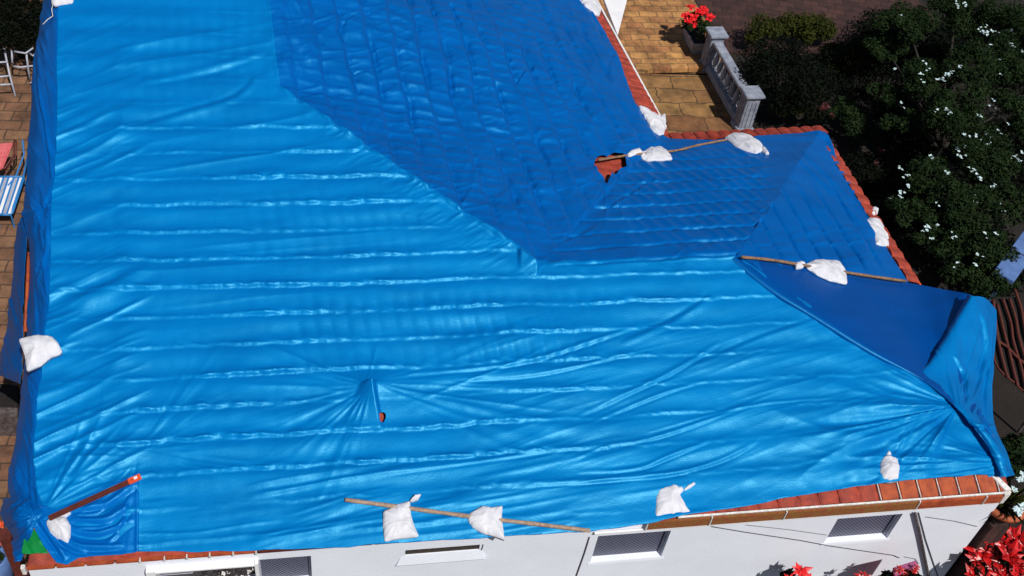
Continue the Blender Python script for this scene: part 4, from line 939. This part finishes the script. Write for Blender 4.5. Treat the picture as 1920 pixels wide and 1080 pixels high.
for i, (p, r, z) in enumerate(blobs):
    c = G(p, z); V, f, cc, cr = leaves(int(7500*r*r), c, r*.95, r*.95, r*.55, .075, 400+i, 14, shell=.4); VV.append(V); FF.append(f+no); no += len(V)
    br.tube([(tc_[0], tc_[1], 1.2), (c+tc_)/2-(0, 0, .3), c], [.07, .045, .015], 6)
under(np_obj('crown', np.concatenate(VV), np.concatenate(FF), M['leaf'], None, False), tr); under(br.build('trunk', M['bark'], None, smooth=True), tr)
flw = [(1838, 58), (1848, 62), (1858, 56), (1870, 60), (1893, 57), (1853, 88), (1850, 96), (1896, 84), (1900, 95), (1875, 110), (1882, 112), (1918, 98), (1915, 116), (1736, 120), (1742, 132), (1727, 150), (1800, 128), (1785, 135), (1778, 142), (1770, 150), (1878, 140), (1695, 198), (1758, 210), (1775, 205), (1780, 212), (1862, 200), (1838, 218), (1812, 252), (1808, 272), (1840, 265), (1850, 272), (1872, 248), (1828, 256), (1748, 296), (1778, 322), (1800, 296), (1812, 292), (1822, 318), (1826, 325), (1905, 290), (1898, 295), (1698, 330), (1692, 360), (1705, 350), (1690, 362), (1672, 372), (1696, 382), (1755, 384), (1788, 442), (1740, 426), (1850, 442), (1872, 440), (1875, 380), (1830, 368), (1863, 345), (1838, 336), (1738, 432), (1838, 480), (1790, 497), (1830, 495), (1680, 130), (1790, 6), (1792, 0), (1690, 30), (1862, 350), (1818, 380)]
rgf = random.Random(77)
flw += [(p[0]+rgf.uniform(-22, 22), p[1]+rgf.uniform(-18, 18)) for p in rgf.sample(flw, 24)]
for k, p in enumerate(flw):
    b = MB(); rng = random.Random(k+900); z = 2.9-.9*(p[1]/560)-.7*max(0, (1760-p[0])/120)
    for j in range(rng.choice((2, 3, 4))):
        c = G(p, z)+V3(rng.uniform(-.07, .07), rng.uniform(-.07, .07), rng.uniform(-.03, .05)); star(b, c, rng.uniform(.028, .048), 5, rng, .5, .8)
    under(b.build('blossom_cluster', M['flower_w']), tr)
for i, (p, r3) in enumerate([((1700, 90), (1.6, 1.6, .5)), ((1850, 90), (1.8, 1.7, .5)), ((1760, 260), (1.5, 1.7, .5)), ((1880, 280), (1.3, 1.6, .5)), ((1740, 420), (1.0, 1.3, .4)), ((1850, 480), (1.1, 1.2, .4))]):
    shrub('garden_shrub', ['near black undergrowth beneath the flowering tree, by the plum path', 'near black undergrowth beneath the flowering tree, top right corner', 'near black undergrowth beneath the middle of the flowering tree', 'near black undergrowth beneath the flowering tree at the right edge', 'near black undergrowth between right eave and flowering tree', 'near black undergrowth just above the pale blue beam'][i], 'shrub', G(p, .5), r3, 9000, .11, M['leaf_black'], 450+i, 'garden shrubs', 60)  # fill foliage added, coloured so the gaps read as shade
# pale blue box, ribbed frame, right edge
e0, e1 = G((1880, 522), 1.9), G((1950, 425), 1.9); d = (e1-e0)/np.linalg.norm(e1-e0); s_ = np.cross(uz, d)
bx = empty('blue_panel', e0*[1, 1, 0]); tag(bx, 'pale blue painted beam poking out of the foliage at the right edge', 'beam')
L = np.linalg.norm(e1-e0)
b = MB(); b.box((e0+e1)/2, (L, .42, .12), (d, s_, uz)); under(b.build('panel', M['bluebox'], None, .01), bx)
b = MB(); b.box(e0+d*L*.42+uz*.063, (.02, .43, .012), (d, s_, uz)); under(b.build('seam', M['dark'], None), bx)
for q in (.12, .88):
    b = MB(); c = e0+d*L*q; b.box((c[0], c[1], c[2]/2-.03), (.07, .07, c[2]-.06), (d, s_, uz)); under(b.build('leg', M['bluebox'], None, .005), bx)
rb = empty('ribbed_canopy', G((1900, 660), 0)); tag(rb, 'dark reddish ribbed canopy with wavy rods beside the right tarpaulin corner', 'canopy')
ZR = 1.2
rimp = [(1862, 600), (1862, 650), (1866, 680), (1882, 702), (1900, 716), (1925, 738), (1960, 760)]
b = MB(); b.tube(catmull(np.array([G(p, ZR) for p in rimp]), 24), .022, 8); under(b.build('rim', M['rib'], None, smooth=True), rb)
rods = [[(1862, 560), (1868, 610), (1872, 640), (1884, 690), (1890, 708)], [(1870, 570), (1882, 620), (1890, 650), (1902, 700), (1908, 722)], [(1880, 560), (1895, 605), (1900, 640), (1915, 690), (1924, 735)],
        [(1893, 560), (1905, 600), (1910, 630), (1930, 700), (1945, 750)], [(1902, 540), (1915, 580), (1922, 620), (1945, 700)], [(1872, 640), (1890, 652), (1905, 668), (1930, 690)]]
for r_ in rods:
    b = MB(); b.tube(catmull(np.array([G(p, ZR+.03) for p in r_]), 24), .028, 8); under(b.build('rod', M['rib'], None, smooth=True), rb)
b = MB(); b.quadbox([G(p, ZR-.03) for p in ((1864, 556), (1862, 650), (1868, 680), (1900, 714), (1960, 758), (1990, 560))], (0, 0, -.03)); under(b.build('backing', M['dark'], None), rb)
for p in ((1875, 660), (1960, 740), (1980, 570)):
    q = G(p, ZR-.06); b = MB(); b.tube([(q[0], q[1], 0), q], .03, 8); under(b.build('leg', M['pipe'], None), rb)
# pot on pedestal, poinsettias
pp = G((1884, 946), 2.15)
pd = empty('brick_pedestal', (pp[0], pp[1], 0)); tag(pd, 'dark pedestal column holding the big clay pot by the right wall corner', 'pedestal')
b = MB(); b.box((pp[0], pp[1], 1.0), (.38, .38, 2.0)); b.box((pp[0], pp[1], 1.86), (.44, .44, .06)); under(b.build('column', M['paving_d'], None, .01), pd)
po = empty('clay_pot', (pp[0], pp[1], 2.0)); tag(po, 'round clay pot with thick orange rim standing at the right wall corner', 'pot')
b = MB(); b.lathe((pp[0], pp[1], 1.91), [(0, 0), (.14, 0), (.19, .08), (.235, .18), (.24, .22)], 28); under(b.build('pot_body', M['pot'], None, smooth=True), po)
b = MB(); b.lathe((pp[0], pp[1], 2.10), [(.24, -.02), (.32, .01), (.335, .07), (.30, .11), (.24, .10), (.22, .04), (.2, 0)], 28); under(b.build('rim', M['pot'], None, smooth=True), po)
b = MB(); b.lathe((pp[0], pp[1], 2.13), [(0, 0), (.2, 0)], 20); under(b.build('soil', M['dark'], None), po)
pt = empty('potted_plant', (pp[0], pp[1], 2.13)); tag(pt, 'leafy plant with pale flowers in the clay pot at right', 'plant')
b = MB(); rng = random.Random(5)
for k in range(34):
    a = rng.uniform(0, 6.28); L = rng.uniform(.22, .5); e_ = rng.uniform(.5, 1.3); d = V3(math.cos(a)*math.cos(e_), math.sin(a)*math.cos(e_), math.sin(e_)); s_ = np.cross(d, uz); s_ /= np.linalg.norm(s_)
    p0 = V3(pp[0], pp[1], 2.13); p1 = p0+d*L*.6; p2 = p0+d*L+V3(d[0], d[1], -.3)*L*.3; ww = .022
    b.add([p0, p1+s_*ww, p2, p1-s_*ww], [(0, 1, 2), (0, 2, 3)])
under(b.build('leaf_blades', M['leaf_olive']), pt)
for k, p in enumerate([(1912, 900), (1905, 955), (1916, 950), (1900, 918), (1918, 890), (1910, 962)]):
    b = MB(); star(b, G(p, 2.35), .08, 6, random.Random(k), .6, .8); star(b, G(p, 2.40), .06, 5, random.Random(k+9), .8, .8); under(b.build('blossom', M['flower_w']), pt)
shrub('garden_shrub', 'green shrub with pale specks beside the clay pot', 'shrub', G((1912, 855), 1.4), (.45, .5, .45), 3000, .08, M['leaf'], 351, 'garden shrubs', 14)
redplant('poinsettia', 'large glossy red poinsettia filling the lower right corner', [(1862, 1005), (1880, 1015), (1900, 1010), (1915, 1030), (1845, 1035), (1870, 1040), (1890, 1050), (1912, 1060), (1850, 1058), (1835, 1048), (1870, 1068), (1905, 1085), (1830, 1075), (1855, 1085), (1882, 1080), (1920, 1005), (1846, 1018)], 1.15, .30, 'red_leaf', 361, 'red poinsettias')
redplant('poinsettia', 'bright red poinsettia with pointed bracts in front of the white wall', [(1495, 1078), (1480, 1090), (1512, 1092)], 1.35, .20, 'red_leaf2', 363, 'red poinsettias')
redplant('poinsettia', 'small red leafy plant directly under the mauve cloth by the drain pipe', [(1682, 1074), (1700, 1070), (1716, 1068), (1708, 1080)], 1.58, .09, 'red_leaf', 369, 'red poinsettias')
redplant('poinsettia', 'low dark red poinsettia tops left of the mauve cloth', [(1617, 1086), (1640, 1086), (1658, 1087), (1628, 1094), (1650, 1096)], 1.2, .12, 'red_leaf', 365, 'red poinsettias')
redplant('poinsettia', 'tiny brownish plant tip beside the leftmost screened window', [(594, 1084), (586, 1078)], 1.5, .09, 'orange', 367, green=False)
cb = empty('cloth_bundle', G((1700, 1070), 0)); tag(cb, 'red box topped with mauve cloth by the drain pipe', 'box')
q = [G(p, 1.55) for p in ((1674, 1064), (1718, 1050), (1722, 1066), (1678, 1080))]; b = MB(); b.quadbox(q, (0, 0, -.03)); under(b.build('cloth', M['purple'], None, .01), cb)
b = MB(); q = [G(p, 1.52) for p in ((1675, 1066), (1717, 1052), (1721, 1066), (1679, 1080))]; b.quadbox(q, (0, 0, -1.5)); under(b.build('box_body', M['red_leaf'], None, .01), cb)

# ------------------------------------------------------------------ left side garden
c = G((25, 45), .9); shrub('garden_shrub', 'dark shrub with a few pale blossoms in the top left corner', 'shrub', c, (1.1, 1.2, .7), 12000, .08, M['leaf_black'], 371, 'garden shrubs', 40)
for k, p in enumerate([(52, 20), (58, 38), (16, 70), (60, 66), (44, 34)]):
    pass
def chair(pts, label):
    e = empty('garden_chair', atz(pts['base'], 0)); tag(e, label, 'chair', 'white metal garden chairs')
    for nm, seg_, z in pts['bars']:
        b = MB(); b.tube([atz(p, zz) for p, zz in zip(seg_, z)], .022, 8); under(b.build(nm, M['metalwhite'], None, smooth=True), e)
    return e
chair({'base': (20, 180), 'bars': [('leg', [(8, 92), (18, 140), (29, 181)], [.85, .42, .0]), ('leg', [(-22, 96), (-14, 182)], [.85, 0]), ('leg', [(-24, 130), (-18, 200)], [.45, 0]), ('seat_bar', [(-20, 160), (20, 158)], [.42, .42]), ('seat_bar', [(-20, 146), (18, 142)], [.42, .42]), ('back_bar', [(-20, 93), (10, 90)], [.85, .85]), ('back_bar', [(-20, 118), (14, 116)], [.65, .65])]}, 'white metal garden chair cut off by the left edge of the photo')
chair({'base': (56, 157), 'bars': [('leg', [(49, 98), (53, 130), (57, 156)], [.85, .4, 0]), ('leg', [(22, 94), (23, 118)], [.85, .6]), ('leg', [(70, 100), (80, 150)], [.85, 0]), ('back_bar', [(24, 96), (48, 100), (62, 90)], [.85, .85, .9]), ('seat_bar', [(25, 124), (38, 126), (66, 123)], [.45, .45, .45]), ('seat_bar', [(56, 155), (68, 155)], [.1, .1]), ('back_bar', [(56, 100), (62, 105), (68, 98)], [.8, .8, .8])]}, 'white metal garden chair beside the tarpaulin edge at top left')
lg = empty('sun_lounger', atz((20, 380), 0)); tag(lg, 'blue framed lounger with white and blue stripes on the left paving', 'sun lounger')
def P(p, z): return atz(p, z)
b = MB(); b.tube([P((42, 262), .75), P((45, 290), .5), P((30, 330), .42), P((15, 330+18), .4)], .018, 8); b.tube([P((52, 292), .5), P((44, 330), .42), P((20, 402), .34), P((-4, 402), .34)], .02, 8); b.tube([P((-4, 331), .42), P((46, 331), .42)], .02, 8); b.tube([P((-4, 403), .34), P((20, 403), .34)], .018, 8); under(b.build('frame', M['blueframe'], None, smooth=True), lg)
for p in ((44, 331), (20, 402), (-5, 331), (-8, 402)):
    q = P(p, .36); b = MB(); b.tube([(q[0], q[1], 0), q], .016, 6); under(b.build('leg', M['blueframe'], None), lg)
for k in range(7):
    x0 = 37-k*9.5; b = MB(); top = [(x0, 333), (x0+5.5, 333), (x0-16, 400), (x0-22, 400)]
    b.quadbox([P(q, .41 if j < 2 else .36) for j, q in enumerate(top)], (0, 0, -.012)); under(b.build('strap', M['white' if k % 2 == 0 else 'metalwhite'], None), lg)
    b = MB(); top = [(x0+5.5, 333), (x0+9.5, 333), (x0-12, 400), (x0-16, 400)]
    b.quadbox([P(q, .405 if j < 2 else .355) for j, q in enumerate(top)], (0, 0, -.012)); under(b.build('strap', M['blueframe'], None), lg)
pk = empty('folded_towel', atz((12, 300), 0)); tag(pk, 'pink folded cloth chair back lying above the striped lounger', 'cloth')
b = MB(); b.quadbox([P((-30, 270), .8), P((24, 266), .8), P((4, 316), .5), P((-30, 318), .5)], (0, 0, -.06)); under(b.build('pink_pad', M['pink'], None, .02), pk)
b = MB(); b.tube([P((27, 262), .8), P((26, 290), .6), P((10, 314), .5), P((0, 320), .45)], .02, 8); b.tube([P((31, 264), .78), P((30, 292), .55), P((10, 322), .42)], .015, 8); under(b.build('edge_piping', M['redwood'], None, smooth=True), pk)
b = MB(); b.tube([P((20, 300), .5), P((20, 300), .0)], .02, 6); b.tube([P((-20, 300), .5), P((-20, 300), .0)], .02, 6); under(b.build('support', M['redwood'], None), pk)
# dark gate below the flap, bottom-left bits
e = empty('low_wall', atz((15, 740), 0)); tag(e, 'low dark wall with capping under the loose blue flap at left', 'wall')
q = [P(p, .5) for p in ((-40, 715), (34, 722), (32, 768), (-40, 766))]; b = MB(); b.quadbox(q, (0, 0, -.5)); under(b.build('wall_body', M['dark'], None, .01), e)
q = [P(p, .56) for p in ((-40, 762), (33, 764), (32, 780), (-40, 780))]; b = MB(); b.quadbox(q, (0, 0, -.56)); under(b.build('capping', M['pipe'], None, .01), e)
e = empty('timber_post', atz((25, 1040), 0)); tag(e, 'dark red brown timber post at the bottom left below the knotted tarpaulin', 'post')
b = MB(); q = P((20, 1010), 2.0); b.box((q[0]-.05, q[1], 1.05), (.14, .14, 2.1)); under(b.build('post_shaft', M['redwood'], None, .008), e)
b = MB(); b.box((q[0]-.05, q[1], 2.12), (.18, .18, .04)); under(b.build('post_cap', M['redwood'], None, .008), e)
e = empty('flower_tub', P((-4, 1010), 0)); tag(e, 'pink and yellow flowers in a blue tub at the bottom left edge', 'flowers')
q = P((0, 1040), .9); b = MB(); b.lathe((q[0]-.15, q[1], 0), [(0, 0), (.2, 0), (.27, .9), (.25, .92), (.22, .85), (0, .85)], 20); under(b.build('tub', M['bluebox'], None, smooth=True), e)
V, f, cc, cr = leaves(900, (q[0]-.15, q[1], 1.1), .25, .3, .2, .09, 381, 8); under(np_obj('foliage', V, f, M['leaf'], None, False), e)
for k, p in enumerate([(0, 1003), (5, 1012), (2, 985), (6, 1000), (-6, 1010), (-8, 992)]):
    b = MB(); star(b, P(p, 1.35), .09, 7, random.Random(k), .5, .7); under(b.build('blossom', M['pink' if k % 2 else 'orange']), e)
# clutter seen in the open window
e = empty('dried_flowers', W(1.2, 2.0)); tag(e, 'dark dried flowers with white specks in the open front window', 'flowers')
q0 = wallpt((430, 1072)); b = MB(); V, f, _, _ = leaves(1500, q0+uy*.02+(0, 0, .0), .38, .10, .12, .06, 383, 12)
under(np_obj('foliage', V, f, M['indark'], None, False), e)
for k in range(14):
    rng = random.Random(k+40); b = MB(); star(b, q0+ux*rng.uniform(-.35, .35)-uy*rng.uniform(.02, .12)+uz*rng.uniform(-.02, .12), .04, 5, rng, .6, .8); under(b.build('blossom', M['mortar']), e)
